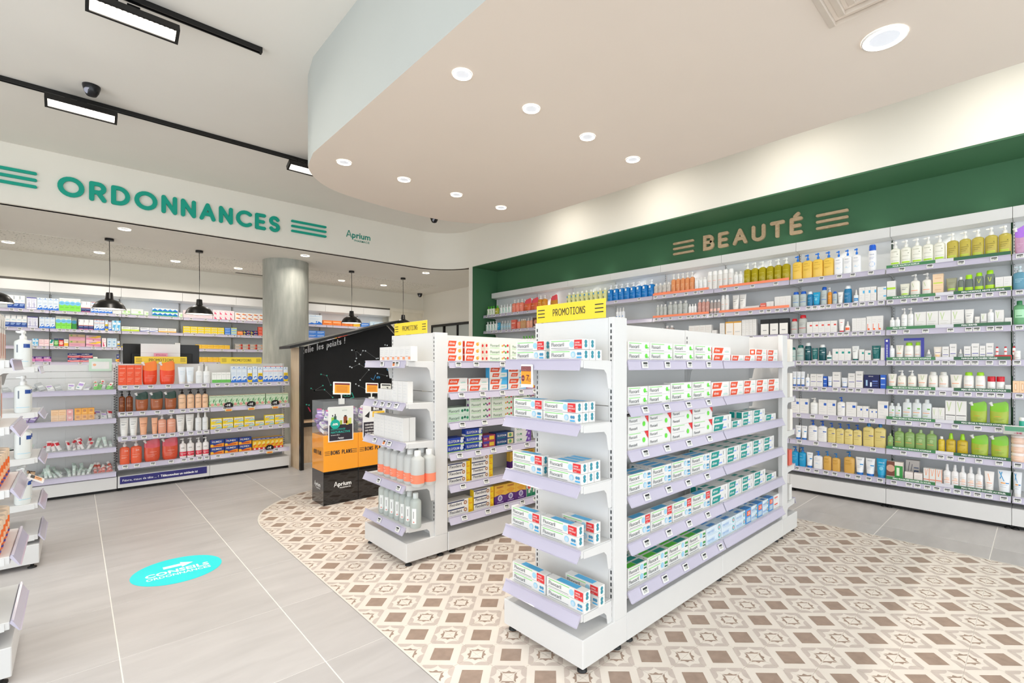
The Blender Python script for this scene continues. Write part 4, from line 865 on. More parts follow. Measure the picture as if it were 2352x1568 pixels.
K('fm', 'carton', desc='pale green toothpaste carton, mint leaves', c='d6e9da', f='t .08 .34 .40 .46 3f6a50 Fluocaril; r .06 .14 .52 .19 lgreen; c .68 .5 .2 2f8a62; c .80 .58 .18 1f5f52; c .92 .5 .2 2f9a6a; ', s='c .5 .5 .24 teal', nm='children_toothpaste_carton', cat='carton')
K('gy', 'carton', desc='royal blue toothpaste carton', c='2546a8', f='t .08 .36 .36 .62 white ELGYDIUM; r .0 .0 1 .14 a9d25a; c .86 .5 .28 dfe8f0; r .8 .75 1 1 white', s='r 0 0 1 .3 white', **TC)
K('sr', 'carton', desc='small red-purple toothpaste carton', c='a83a5c', f='r .0 .6 .5 1 4a3f9a; r .5 .2 .9 .8 e8c23a; t .08 .3 .25 .4 white kids', **TC)
K('sn', 'carton', desc='small navy toothpaste carton', c='27447e', f='t .06 .4 .3 .5 white ELGYDIUM; r .64 .1 .98 .9 e6d9a4; c .8 .5 .28 58a060; r .06 .16 .5 .24 teal', **TC)
K('gu', 'carton', desc='white-purple carton with green word', c='f0f0ee', f='t .12 .34 .42 .42 2d9a5c GUM; p .66 0 1 0 1 1 .80 1 7a4ab0; c .86 .5 .24 c8b6e0; r .1 .14 .5 .2 lgray', nm='gum_care_carton', cat='carton')
K('fx', 'carton', desc='denture cream carton with yellow end', c='f4f2ee', f='r .0 .78 .66 .94 2c3560; t .08 .30 .42 .54 2a2a38 Fixodent; c .70 .5 .28 a8643c; c .70 .5 .16 e8d9c0; r .82 0 1 1 yellow; t .84 .5 .25 .13 red 2; t .84 .15 .2 .13 red PACK', s='r 0 0 1 1 yellow; t .2 .45 .3 .6 red 2', nm='denture_cream_carton', cat='carton')
K('po', 'carton', 'cleaning_tablet_carton', 'carton', 'purple and yellow denture tablet carton', 'f0c04a', f='p 0 0 1 0 1 .42 .5 .5 0 .42 5a2a7e; c .5 .30 .16 d8d0e6; c .5 .30 .10 8f86b8; p .06 .66 .5 .46 .94 .66 .5 .78 e8a93c; t .2 .84 .09 .6 a83238 POLIDENT; r .2 .06 .8 .11 b9a0d0', s='p 0 0 1 0 1 .42 0 .42 5a2a7e')
K('pg', 'carton', 'cleaning_tablet_carton', 'carton', 'white and green denture tablet carton', 'eef2ee', f='p 0 0 1 0 1 .30 0 .5 2f8f6a; c .5 .55 .12 e66a5a; r .3 .2 .7 .4 white')
MC = dict(nm='medicine_carton', cat='carton')
K('wc', 'carton', desc='small white carton with orange mark', c='e8e7e4', f=lines('lgray', .75, .62, .5)+'r .55 .12 .95 .3 lorange; r .12 .3 .5 .34 c9a9a0', nm='cosmetic_carton', cat='carton')
K('wo', 'carton', desc='white carton with orange corner block', c='e8e7e4', f=lines('lgray', .75, .62)+'r .2 .1 .3 .5 orange; r .2 .1 .6 .2 orange', nm='cosmetic_carton', cat='carton')
K('ww', 'carton', desc='plain white carton with faint print', c='e8e7e4', f=lines('d9dadb', .8, .66, .52, .4, .26), nm='cosmetic_carton', cat='carton')
K('wb', 'carton', desc='white cosmetic carton with blue square', c='e8e7e4', f='r .62 .62 .92 .78 2f62c0; '+lines('lgray', .84, .5, .36, .2), nm='cosmetic_carton', cat='carton')
K('wl', 'carton', desc='white cosmetic carton with light blue tab', c='e8e7e4', f='r .68 .60 .98 .78 sky; '+lines('lgray', .84, .45, .3), nm='cosmetic_carton', cat='carton')
K('wi', 'carton', desc='white cosmetic carton with violet line', c='e8e7e4', f='r .1 .40 .9 .44 5a55a8; t .2 .76 .07 .6 gray URIAGE; '+lines('lgray', .62, .28, .16), nm='cosmetic_carton', cat='carton')
K('wr', 'carton', desc='white cosmetic carton with red square', c='e8e7e4', f='r .52 .62 .92 .74 e0463c; '+lines('lgray', .84, .4, .25), nm='cosmetic_carton', cat='carton')
K('wt', 'carton', desc='white cosmetic carton with teal square', c='e8e7e4', f='r .55 .60 .95 .76 teal; '+lines('lgray', .84, .4, .25), nm='cosmetic_carton', cat='carton')
K('wp', 'carton', desc='white cosmetic carton with peach frame', c='e8e7e4', f='r .0 0 1 .12 lorange; r .12 .12 .2 .4 orange; '+lines('e0cfc6', .8, .66), nm='cosmetic_carton', cat='carton')
K('wv', 'carton', desc='white cosmetic carton with green lettering', c='e8e7e4', f='p .12 .9 .2 .9 .34 .5 .28 .5 c3d8a0; p .5 .9 .44 .9 .24 .5 .3 .5 c3d8a0; '+lines('cfd0c8', .42, .3, .18), nm='cosmetic_carton', cat='carton')
K('wg', 'carton', desc='white cosmetic carton with lime band', c='e8e7e4', f='r .0 .12 1 .34 b4de3a; '+lines('lgray', .8, .66, .5), nm='cosmetic_carton', cat='carton')
K('wd', 'carton', desc='tall white cosmetic carton with black line', c='e8e7e4', f='p .12 .95 .2 .95 .4 .55 .32 .55 c3d8a0; p .6 .95 .52 .95 .28 .55 .36 .55 c3d8a0; r .04 .36 .96 .39 dgray; '+lines('lgray', .26, .14), nm='cosmetic_carton', cat='carton')
K('ws', 'carton', desc='white suncare carton with orange stripe', c='e8e7e4', f='r .0 .30 1 .34 orange; p .2 .96 .28 .96 .44 .55 .36 .55 lorange; p .7 .96 .62 .96 .38 .55 .46 .55 lorange; r .9 0 1 1 lorange; '+lines('e5d5cc', .2, .1), nm='cosmetic_carton', cat='carton')
K('wx', 'carton', desc='small white suncare carton with orange foot', c='f3eae6', f='r .0 .0 1 .12 orange; '+lines('d6c5bc', .75, .6, .4), nm='cosmetic_carton', cat='carton')
K('wk', 'carton', desc='white gift carton with gold edge', c='f3efe8', f='r .0 .9 1 1 gold; r .0 0 .06 1 gold; r .2 .3 .8 .36 lgray', nm='cosmetic_carton', cat='carton')
K('bk', 'carton', desc='black cosmetic case with white front', c='1b1b1c', f='r .06 .06 .94 .72 f0eee9; r .3 .3 .7 .34 gray', nm='cosmetic_carton', cat='carton')
K('nv', 'carton', desc='navy gift carton with serum picture', c='1e2456', f='t .3 .86 .06 .42 white URIAGE; r .12 .2 .24 .62 9fc0e0; r .4 .15 .52 .46 dfe8f4; r .56 .5 .9 .58 6a86d0; r .56 .36 .9 .4 4a66b0; r .58 .2 .9 .24 4a66b0', nm='gift_carton', cat='carton')
K('be', 'carton', desc='blue cosmetic carton with white band', c='2d62c4', f='r .1 .7 .9 .8 white; r .1 .3 .9 .36 9fc0ee', nm='cosmetic_carton', cat='carton')
K('pe', 'carton', desc='peach cosmetic carton with window', c='f3cfa8', f='r .3 .25 .62 .8 d99c6a; r .36 .3 .56 .75 f6e3cc', nm='cosmetic_carton', cat='carton')
K('bg', 'carton', desc='beige cosmetic carton with lime strip', c='f0d2ae', f='r .06 .14 .94 .26 c8dc5a; r .2 .6 .8 .64 d6ab80', nm='cosmetic_carton', cat='carton')
K('ph', 'carton', desc='gift carton with dark photo front', c='5a3a34', f='c .35 .55 .26 c88a72; c .66 .45 .24 b8705c; r .1 .06 .9 .18 e6d6c8', nm='gift_carton', cat='carton')
K('pm', 'carton', desc='gift carton with green and photo front', c='efe6da', f='r .0 .2 .5 1 7a4a3c; c .25 .62 .2 d6a890; r .5 .1 1 .8 3f9a4c; r .62 .25 .8 .7 e6f0d8; r 0 0 1 .14 e8e4de', nm='gift_carton', cat='carton')
K('pl', 'carton', desc='pale gift carton with plant drawing', c='e2dcd6', f='p .1 .1 .14 .1 .3 .9 .26 .9 5a5560; p .3 .2 .34 .2 .5 .8 .46 .8 5a5560; r .6 .3 .95 .5 4a5a80; r .6 .6 .95 .66 7a86a0', nm='gift_carton', cat='carton')
K('rr', 'carton', desc='red lip care display box', c='d8262e', f='r .1 .3 .9 .5 f4b0b0; r .2 .6 .8 .7 white', nm='cosmetic_carton', cat='carton')
K('rc', 'carton', desc='salmon red cosmetic carton', c='e2705f', f='r .1 .6 .9 .7 f7c6b8; r .1 .2 .6 .26 f7c6b8', nm='cosmetic_carton', cat='carton')
# back wall and counter medicines
K('na', 'carton', desc='white and navy nasal spray carton', c='f0f3f4', f='r 0 .06 1 .42 224a9c; r .1 .30 .9 .36 a9c4ec; r .1 .22 .7 .26 a9c4ec; r 0 0 1 .06 dfe6ee; r .1 .72 .2 .95 6a7a90; r .3 .6 .9 .63 lblue', **MC)
K('nr', 'carton', desc='white and navy carton with pink band', c='f0f1f3', f='r 0 .0 1 .40 28356e; r 0 .40 1 .46 f0a090; r .1 .28 .9 .33 8f9ad0; r .1 .72 .2 .95 9a90a0; r .1 .05 .9 .1 d05a80', **MC)
K('pu', 'carton', desc='white carton framed in violet', c='e6e8f4', f='r 0 .93 1 1 5a56a8; r .46 .2 .54 .6 5a56a8; r 0 .16 1 .2 9a98cc; '+lines('b5b7d6', .8, .7, .5, .4), **MC)
WV = 'p 0 0 1 0 1 .16 .86 .30 .70 .36 .52 .30 .60 .20 .44 .14 .24 .22 .10 .14 0 .12 2f78d6; c .60 .31 .075 2f78d6; c .66 .27 .06 eef4fa; r .1 .84 .9 .87 9fc4ea; c .5 .93 .03 3a7ad0; r .1 .6 .8 .62 b9cfe6; r .1 .52 .7 .54 b9cfe6; '
K('sw', 'carton', desc='sea-water spray carton with blue wave', c='dfeaf4', f=WV, **MC)
K('so', 'carton', desc='sea-water spray carton with coral top', c='e3ecf5', f=WV+'r 0 .97 1 1 coral; r 0 .68 1 .71 f3a59a', **MC)
K('sy', 'carton', desc='sea-water spray carton with yellow half', c='e3ecf5', f=WV+'r .08 .04 1 .62 yellow; c .55 .3 .14 2f58b0; c .55 .3 .09 4a78cc; r .2 .5 .9 .54 7a6a20', **MC)
K('ga', 'carton', desc='bright green and white throat carton', c='f0f6ec', f='r 0 0 1 .50 86e052; p 0 .5 1 .5 1 .62 0 .56 a9ec7c; c .5 .62 .16 7cc4ec; r .2 .6 .8 .63 3a86c8; r .2 .84 .8 .87 b9d6a8; r .15 .3 .8 .33 5cb83a', **MC)
K('gd', 'carton', desc='darker green throat carton with blue disc', c='9aa89a', f='r 0 0 1 .50 2f8f36; c .5 .62 .15 3f8fb4; r .2 .84 .8 .87 7c8c7c', **MC)
K('bl', 'carton', desc='light blue baby care carton with droplets', c='bfe0f2', f='p 0 0 .6 0 .9 .6 1 1 .6 1 .3 .5 5ab4e6; c .6 .7 .12 e8f4fa; r .1 .1 .5 .3 white', **MC)
K('lb', 'carton', desc='ice blue tall carton with faint droplets', c='cfe3f0', f='c .5 .6 .1 8fb8dc; c .4 .3 .08 8fb8dc; r .2 .85 .8 .88 8fb8dc; r .1 .0 .9 .06 9fcbe8', **MC)
K('yf', 'carton', desc='white flat carton with yellow-green base', c='e8ece4', f='r 0 0 1 .42 c9e23c; r .1 .7 .8 .78 8fa098; r .1 .5 .5 .54 b9c4b8', **MC)
K('vf', 'carton', desc='white flat carton with violet wave', c='e4e7ec', f='p 0 .1 .6 .2 1 .4 1 .5 .5 .3 0 .24 4a5ab0; r .1 .7 .8 .78 8a90a8', **MC)
K('of', 'carton', desc='white flat carton with amber base', c='f0ece0', f='r 0 0 1 .34 f2b64a; r .1 .64 .8 .72 9a94a0', **MC)
K('ye', 'carton', desc='bright yellow flat carton', c='f6da30', f='r .1 .24 .9 .6 e9e6c8; r .14 .34 .8 .44 8a8470', **MC)
K('yo', 'carton', desc='golden yellow flat carton', c='f5c63c', f='r .1 .3 .9 .42 e8a53a; r .1 .6 .6 .7 fae39a', **MC)
K('og', 'carton', desc='orange and white flat medicine carton', c='f7b76a', f='r .1 .2 .9 .34 e98a3a; r .1 .6 .7 .7 fbe0ba', **MC)
K('or', 'carton', desc='orange medicine carton', c='f28a42', f='r .1 .55 .9 .7 fbd2a8; r .1 .25 .6 .32 c9561f', **MC)
K('bf', 'carton', desc='blue medicine carton with white lines', c='4a86dc', f='r .1 .6 .9 .72 dfeafa; r .1 .3 .7 .38 a9c8f4', **MC)
K('lf', 'carton', desc='pale blue and yellow medicine carton', c='b9d6ea', f='r 0 .75 1 1 d9e24a; r .1 .3 .9 .5 6aa6dc', **MC)
K('mm', 'carton', desc='dark chewable sweets carton with yellow letters', c='2c2668', f='t .06 .45 .35 .4 f2dc3a M; t .5 .25 .4 .5 white MAX; p .0 .0 .4 .0 .3 .3 0 .3 f4e04a; c .7 .7 .2 d8313c', **MC)
K('rd', 'carton', desc='coral red throat lozenge carton', c='e2604c', f='r .1 .3 .6 .42 f7c0b0; r .7 .2 .95 .8 b83a30', **MC)
K('gr', 'carton', desc='grey and red lozenge carton', c='b5b0a8', f='r .75 .1 1 .9 c03a30; r .1 .4 .6 .52 f0d0c8; c .62 .5 .2 e8a060', **MC)
K('pk', 'carton', desc='pink and tan family-size carton', c='dca3b4', f='p 0 .62 1 .62 1 1 0 1 cbb088; c .15 .82 .12 6fae4a; c .5 .8 .13 a58a78; r .1 .3 .7 .36 c98aa2', **MC)
K('py', 'carton', desc='pink and yellow family-size carton', c='ecc4cf', f='p 0 .5 .4 .4 1 .72 1 1 .8 1 f5c63c; p 0 .3 1 .1 1 .5 0 .6 d98aa8; c .5 .2 .12 a58a78; r .2 .8 .7 .88 9a8a98', **MC)
K('pi', 'carton', desc='white carton with pink triangle', c='f5eaec', f='p .2 .1 .7 .1 .2 .7 e2567c; r .1 .75 .8 .82 e6b9c4; r .5 .5 .9 .56 e6b9c4', **MC)
K('pf', 'carton', desc='pale pink small carton', c='f6dcdf', f='r .1 .4 .9 .46 e09aa8; r .1 .7 .6 .76 e8b9c2', **MC)
K('ow', 'carton', desc='white carton with orange-blue swoosh', c='f4f0ec', f='p .1 .55 .9 .4 .85 .62 .3 .8 f08a3a; p .3 .45 .95 .38 .8 .55 3a4a9a; p .8 .0 1 .0 1 .3 e05048', **MC)
K('bgx', 'carton', desc='blue and green vitamin carton', c='2d8fd8', f='p 0 .5 .5 .9 1 .5 1 1 0 1 eaf2f4; p 0 0 1 0 1 .2 0 .32 5cc06a; r .1 .34 .9 .5 1a56b4', **MC)
K('ng', 'carton', desc='white carton with pale green foot', c='eff3ea', f='r 0 0 1 .2 a6dc8a; c .7 .5 .2 b9e0a0; r .1 .7 .6 .76 ccd6c4', **MC)
K('tc', 'carton', desc='small white and teal carton', c='e6eeea', f='p 0 .5 .6 .5 1 .9 1 1 .4 1 teal; r .1 .2 .8 .34 f0a090', **MC)
K('gn', 'carton', desc='green cold remedy carton', c='3f9a4a', f='r 0 .82 1 1 navy; c .5 .4 .18 a6d88a; r .1 .6 .9 .66 d9efd0', **MC)
K('rn', 'carton', desc='red cold remedy carton', c='e23c30', f='r 0 .82 1 1 navy; c .5 .4 .18 f7c6b8; r .1 .6 .9 .66 fbd9d0', **MC)
K('yn', 'carton', desc='white and yellow remedy carton', c='f0ece0', f='r 0 .1 1 .5 f5b83a; r .1 .75 .9 .82 9a9a98', **MC)
HX_ = 't .12 .60 .26 .72 white HUMEX; p 0 .0 1 .0 1 .50 .6 .42 .3 .28 0 .40 f29a2c; c .12 .25 .16 f4c63a; r .24 .16 .86 .28 c03a2c; r .1 .9 .2 .94 e05048; '
K('hx', 'carton', desc='navy and orange cold remedy carton', c='22408e', f=HX_, **MC)
K('hr', 'carton', desc='navy and red cold remedy carton', c='26347c', f='t .12 .62 .26 .70 white HUMEX; r 0 0 1 .26 d8323a; p 0 .26 1 .26 1 .55 .4 .42 0 .5 e9a2a4; r .2 .1 .9 .16 f6c8c8', **MC)
K('hv', 'carton', desc='yellow and red upright cold remedy carton', c='f5c22e', f='r 0 .84 1 1 22408e; t .1 .88 .07 .8 white HUMEX; p .1 .5 .6 .42 .9 .62 .5 .72 f6e38a; p .1 .22 .9 .40 .7 .5 .2 .38 ef7a2c; r 0 0 1 .2 d8343a; r .3 .04 .7 .16 f4e8e4; r .12 .76 .86 .79 8a6a20', **MC)
K('pv', 'carton', desc='purple cold remedy carton', c='7a3f9e', f='p 0 .3 1 .1 1 .6 0 .7 d67ab0; t .1 .6 .3 .7 white HUMEX; r 0 0 1 .14 e6dcec; p .8 .7 1 .7 1 1 .9 1 3a2a6a', **MC)
K('ly', 'carton', desc='yellow and white throat lozenge carton', c='f7de34', f='r .04 .44 .96 .86 f4f2e0; t .08 .52 .26 .8 3a4a8a Lysopaïne; p .3 .08 1 .2 1 .42 .5 .34 8fcfe8; r .1 .2 .5 .28 f0b53a', **MC)
K('he', 'carton', desc='pale green herbal drops carton', c='cfe3c6', f='t .1 .82 .09 .8 5a8a5c Phytoxil; c .45 .34 .24 6fae72; c .52 .38 .19 cfe3c6; c .5 .2 .12 e6a59a; p .7 .3 .9 .6 .8 .7 .6 .5 4f9a60; r 0 .96 1 1 b89a80', **MC)
K('gw', 'carton', desc='white eye drops carton with green foot', c='f2f4f0', f='r 0 .06 1 .34 6cc25a; r .1 .8 .9 .83 b9c4b8; r .44 .5 .48 .9 d2d6d2', **MC)
K('th', 'carton', desc='pink throat tablet carton', c='f2a3bb', f='r .14 .3 .2 .6 a8325c; t .22 .3 .36 .66 a8325c Thiovalone', **MC)
K('ob', 'carton', desc='orange shower oil carton with pale cap', c='f0562c', f='t .16 .82 .045 .68 fbd2c0 LA_ROSÉE; '+lines('f9a184', .64, .58, .5, .34, .28, .2)+'r 0 0 1 .05 f58a3c', nm='shower_oil_carton', cat='carton', t='r .2 .2 .8 .8 f0eeea')
# bottles, tubes, pouches
LB = dict(nm='lotion_bottle', cat='bottle'); PB = dict(nm='pump_bottle', cat='bottle'); TB = dict(nm='cream_tube', cat='tube'); RP = dict(nm='refill_pouch', cat='pouch')
g3 = lines('gray', .72, .60, .55)
K('oc', 'bottle', desc='clear micellar bottle with coral label', c='eceeeb', tr=.3, f='w .0 .36 fa8d6c; t .1 .24 .05 .7 fde2d6 micellaire; r .1 .14 .7 .16 fcc9b6; r .1 .08 .6 .1 fcc9b6', st='cap', cc='e9ebea', **LB)
K('pc', 'bottle', desc='clear pale bottle with barcode label', c='dde6e1', tr=.35, f='r .66 .08 .98 .72 eef0ee; r .8 .3 .86 .6 9a9a9a; c .84 .15 .03 e08a80; r .1 .1 .4 .2 aab8b4', st='cap', cc='cfd5d4', **LB)
K('uw', 'bottle', desc='transparent hand gel bottle with blue emblem', c='f2f6f4', tr=.15, f='r .62 .72 .98 .9 2c4f9c; r .2 .5 .28 .86 6a7484; r 0 .08 1 .1 9fd3ea', st='pump', cc='f2f4f4', **PB)
K('ca', 'bottle', desc='clear bottle with white cap', c='e0e5e1', tr=.35, f=g3, st='cap', **LB)
K('cp', 'bottle', desc='clear bottle with coral base label', c='e6e2dc', tr=.3, f='w 0 .22 fa8d6c; '+g3, st='cap', **LB)
K('cb', 'bottle', desc='clear bottle with blue cap', c='cfdcdc', tr=.25, f='r .1 .3 .9 .34 blue; '+g3, st='flip', cc='1f5fc4', **LB)
K('ct', 'bottle', desc='clear bottle with teal cap', c='ccdcd6', tr=.25, f='r .1 .3 .9 .34 teal; '+g3, st='flip', cc='0d6a64', **LB)
K('cr', 'bottle', desc='clear bottle with red cap', c='d6d9d4', tr=.25, f='r .1 .3 .9 .34 red; '+g3, st='flip', cc='d22a34', **LB)
K('cl', 'bottle', desc='dark clear bottle with lime cap and band', c='98a69a', tr=.5, f='w .02 .36 b4de2a; p .3 .9 .36 .9 .5 .6 .44 .6 cfe23c; p .7 .9 .64 .9 .5 .6 .56 .6 cfe23c', st='flip', cc='a6e020', **LB)
K('lw', 'bottle', desc='dark clear bottle with broad lime cap', c='8f9c92', tr=.5, f='w .02 .4 b4de2a', st='big', cc='a6e020', **LB)
K('cw', 'bottle', desc='grey bottle with white cap, lime label', c='9aa59c', tr=.5, f='r .1 .05 .9 .45 b4de2a', st='cap', **LB)
K('wh', 'bottle', desc='small white lotion bottle', c='eef0f0', f=lines('c2c8ca', .7, .55, .4, .3), st='cap', **LB)
K('wf', 'bottle', desc='white bottle with lime flip cap', c='f2f1ec', f='r .1 .32 .8 .36 f2a27a; '+lines('lgray', .7, .6, .2), st='flip', cc='a0dc2a', **LB)
K('wq', 'bottle', desc='white bottle with pale flip cap', c='eceae4', f='r .1 .36 .8 .41 f2a27a; p .2 .9 .26 .9 .4 .6 .34 .6 c3d8a0; '+lines('lgray', .26, .16), st='flip', cc='dcdcd6', **LB)
K('wy', 'bottle', desc='grey-white bottle with orange line', c='dde3e4', f='r .1 .42 .8 .46 f29a5a; r .55 .66 .85 .76 6cae3c; r .1 .2 .6 .24 9cc46a; '+lines('b5bcbc', .56, .3), st='flip', cc='d5dada', sq=3.4, **LB)
K('wu', 'bottle', desc='white spray can with pink lettering', c='e8e7e4', f='r .2 .62 .8 .66 f0b3a6; '+lines('c9cdd0', .5, .42, .3), st='aero', cc='f6f6f5', nm='spray_can', cat='spray')
K('au', 'bottle', desc='white spray can with bright blue cap', c='f0f1f4', f='t .2 .86 .05 .6 7a86b0 URIAGE; c .5 .3 .16 b9cdec; c .5 .3 .12 f0f1f4; '+lines('b5bdd6', .7, .62), st='aero', cc='2260d0', nm='spray_can', cat='spray')
K('ws_', 'bottle', desc='white suncare spray bottle with orange line', c='f0efee', f='r .0 .36 1 .39 f29055; r .3 .2 .9 .23 f29055; c .6 .5 .12 f7dccb; '+lines('c9c9c9', .7, .6), st='spray', cc='e2e2e2', nm='spray_bottle', cat='spray')
K('wz', 'bottle', desc='white spray bottle with blue mark', c='eef2f6', f='r .3 .4 .7 .5 4a90d8; '+lines('c2cad2', .7, .6), st='spray', nm='spray_bottle', cat='spray')
K('dr', 'bottle', desc='small white dropper bottle with blue label', c='e6eef2', f='r 0 .0 1 .5 2a8fd0; r .1 .2 .8 .26 white', st='drop', nm='dropper_bottle', cat='bottle')
K('dt', 'bottle', desc='small white dropper bottle with teal label', c='e6eeee', f='r 0 .0 1 .5 0d6a64', st='drop', nm='dropper_bottle', cat='bottle')
K('do', 'bottle', desc='small dropper bottle with orange label', c='f2ece6', f='r 0 .0 1 .62 f0622c', st='drop', nm='dropper_bottle', cat='bottle')
K('dg', 'bottle', desc='small pale glass dropper bottle', c='cfd8d6', tr=.4, f='r .1 .1 .9 .5 e9eeee', st='drop', nm='dropper_bottle', cat='bottle')
K('wgc', 'bottle', desc='white bottle with bright green cap', c='eef2e6', f='p .3 .8 .5 .8 .6 .3 .4 .3 4cae4a; r .1 .1 .8 .2 a9d8a0', st='pump', cc='58d02c', **LB)
K('wte', 'bottle', desc='white bottle with turquoise print', c='eef4f2', f='p .3 .9 .5 .9 .6 .3 .4 .3 2fae96; r .1 .1 .8 .2 9fd8cc', st='pump', cc='f2f6f6', **LB)
K('ylg', 'bottle', desc='yellow-green bottle with green cap', c='b4b43c', f='r .2 .3 .8 .5 dcdc9a', st='pump', cc='58d02c', **LB)
K('clb', 'bottle', desc='bluish clear bottle with white pump', c='cfe6ee', tr=.3, f='r .2 .3 .8 .6 9fcfe4', st='pump', **LB)
K('sal', 'bottle', desc='salmon pink shower oil bottle with white pump', c='f08a72', f='r .2 .66 .8 .7 fbd9cc; '+lines('f9bfae', .5, .44, .3), st='pump', **PB)
K('ambp', 'bottle', desc='amber shower oil bottle with white pump', c='dc8f26', f='r .2 .66 .8 .7 f7dda8; '+lines('efc376', .5, .44), st='pump', **PB)
K('orp', 'bottle', desc='orange clear oil bottle with white pump', c='dd9462', f=lines('f2cba8', .6, .5, .4), st='pump', **PB)
K('yel', 'bottle', desc='pale yellow clear bottle with blue tag', c='dcdc9c', f='r .1 .78 .5 .96 3f9ad8; p .3 .5 .5 .5 .55 .2 .4 .2 6a7a5a; '+lines('b5b98a', .7), st='cap', cc='eef0e4', **LB)
K('blb', 'bottle', desc='deep blue foaming gel bottle with white pump', c='127ac6', f='r .3 .72 .6 .96 e6eef6; '+lines('7fb8ea', .6, .52, .3, .2), st='pump', cc='eef1f4', **PB)
K('oli', 'bottle', desc='olive oil coloured bottle with white pump', c='a99a12', f=lines('d0c65a', .66, .4, .34, .28), st='pump', cc='eef0ec', **PB)
K('ybl', 'bottle', desc='yellow cleansing oil bottle with blue pump', c='ecc554', f='t .2 .86 .05 .6 b38c30 URIAGE; '+lines('cfa53c', .72, .5, .44), st='pump', cc='1f74d8', sq=4, **PB)
K('wbl', 'bottle', desc='white cleansing bottle with blue pump and peaks', c='f0f1f2', f='p 0 0 1 0 1 .3 .8 .4 .6 .28 .4 .42 .2 .3 0 .36 cfe2f2; t .2 .86 .05 .6 8a8c98 URIAGE; '+lines('c2c6d0', .7, .62), st='pump', cc='1f74d8', sq=3.4, **PB)
K('adw', 'bottle', desc='cream lotion bottle with pump and lime band', c='eeeee2', f='r 0 .14 .9 .24 b4e43a; r 0 .34 1 .35 gray; t .16 .86 .05 .7 b5b8a2 A-DERMA; c .75 .72 .03 a8aa98; '+lines('c6c8b8', .56), st='pump', cc='eeeeea', sq=2.8, **PB)
K('ado', 'bottle', desc='olive shower oil bottle with pump, lime stripes', c='c0b050', f='r .1 .20 .8 .23 c8f03a; r .1 .13 .8 .16 c8f03a; c .7 .72 .03 8a8240; '+lines('8f8540', .62, .5, .4), st='pump', cc='f0f0ea', sq=3, **PB)
K('adp', 'bottle', desc='white milk bottle with pump and orange line', c='efede4', f='r .1 .36 .8 .41 f2a27a; p .2 .9 .26 .9 .4 .62 .34 .62 c3d8a0; '+lines('ccccc2', .26, .16), st='pump', cc='eeeeea', sq=2.8, **PB)
K('grn', 'bottle', desc='flat sage green shower gel bottle', c='86a862', f='r .1 .36 .7 .40 e0a05a; c .5 .62 .1 a6c284; '+lines('b6cc94', .8, .5), st='cap', cc='a6bd8a', sq=3.6, **LB)
K('glm', 'bottle', desc='amber oil bottle with lime pump', c='c9ac2c', f='r .2 .7 .8 .74 8a761a; '+lines('e6d26a', .5, .4, .3), st='spray', cc='9fd82a', sq=3, **LB)
K('ylw', 'bottle', desc='small yellow oil bottle with white cap', c='d8bc34', f=lines('f0e08a', .6, .5, .3), st='cap', **LB)
K('grb', 'bottle', desc='clear green mouthwash bottle', c='7cc08a', tr=.3, f='r .1 .3 .9 .8 a9dcb4; r .2 .4 .7 .44 2f7f4c', st='cap', cc='2f7f4c', **LB)
K('bpu', 'bottle', desc='blue clear bottle with pump', c='6fa8c0', tr=.2, f=lines('bfe0ec', .6, .5, .4), st='pump', cc='d6e6ea', **PB)
K('cyn', 'bottle', desc='cyan water gel bottle with blue pump', c='249acb', f='t .2 .7 .08 .6 a9def0 EAU; '+lines('7fcdea', .5, .4), st='pump', cc='1f6fb8', **PB)
K('amb', 'bottle', desc='amber cleansing oil bottle with blue top', c='d9ab58', f='t .2 .8 .06 .6 a87c2c URIAGE; '+lines('b98c3a', .6, .5), st='pump', cc='2a78b8', sq=3.4, **PB)
K('beg', 'bottle', desc='pale yellow cleansing oil bottle with blue pump', c='e0cf88', f='r .55 .6 .9 .66 5a62a8; t .14 .84 .06 .7 b5a464 URIAGE; '+lines('bfae6a', .5, .3), st='pump', cc='2058b0', sq=4, **PB)
K('bgb', 'bottle', desc='large pale yellow oil bottle', c='ddcb80', f='r .55 .52 .95 .58 5a62a8; t .1 .8 .07 .8 b09f60 URIAGE; '+lines('bfae6a', .44, .3), st='cap', cc='2f78b8', sq=5, **LB)
K('wbp', 'bottle', desc='white milk bottle with royal blue pump', c='eeeeec', f='r .6 .62 .95 .7 3a66b8; t .14 .86 .05 .7 a0a2aa URIAGE; '+lines('c6c8cc', .5, .36, .2), st='pump', cc='2058b8', sq=3.2, **PB)
K('wbc', 'bottle', desc='white and blue scalp care bottle', c='e6ecee', f='r 0 0 1 .3 2a70c8; '+lines('9fb4c8', .7, .6), st='flip', cc='2260c4', **LB)
K('btc', 'bottle', desc='blue cleansing bottle with white cap', c='1c78a8', f=lines('a9d6ea', .7, .6, .3), st='flip', cc='eef2f4', **LB)
K('tea', 'bottle', desc='dark teal shampoo bottle with white cap', c='0d4f56', f='t .16 .8 .06 .68 bfdcdc URIAGE; r .5 .6 .9 .66 e6eeee; '+lines('6fa2a4', .5, .4), st='flip', cc='eef0f0', **LB)
K('wfo', 'bottle', desc='white foam bottle with pump', c='eef0ee', f=lines('c2c8cc', .7, .6, .4), st='pump', **PB)
K('abr', 'bottle', desc='dark amber pump bottle', c='7a3c18', f=lines('c98a5c', .7, .4, .34, .28), st='pump', cc='1c1614', tr=.0, **PB)
K('pea', 'bottle', desc='peach lotion bottle with black pump', c='f4cba6', f='t .1 .74 .05 .8 5a4438 ESSENTIELLE; '+lines('b58c70', .4, .34, .28), st='pump', cc='241c1a', **PB)
K('pnk', 'bottle', desc='pink shower gel bottle with white pump', c='eaa78c', f='r .1 .7 .8 .74 f8dccc; '+lines('f6d2c0', .5, .44), st='pump', **PB)
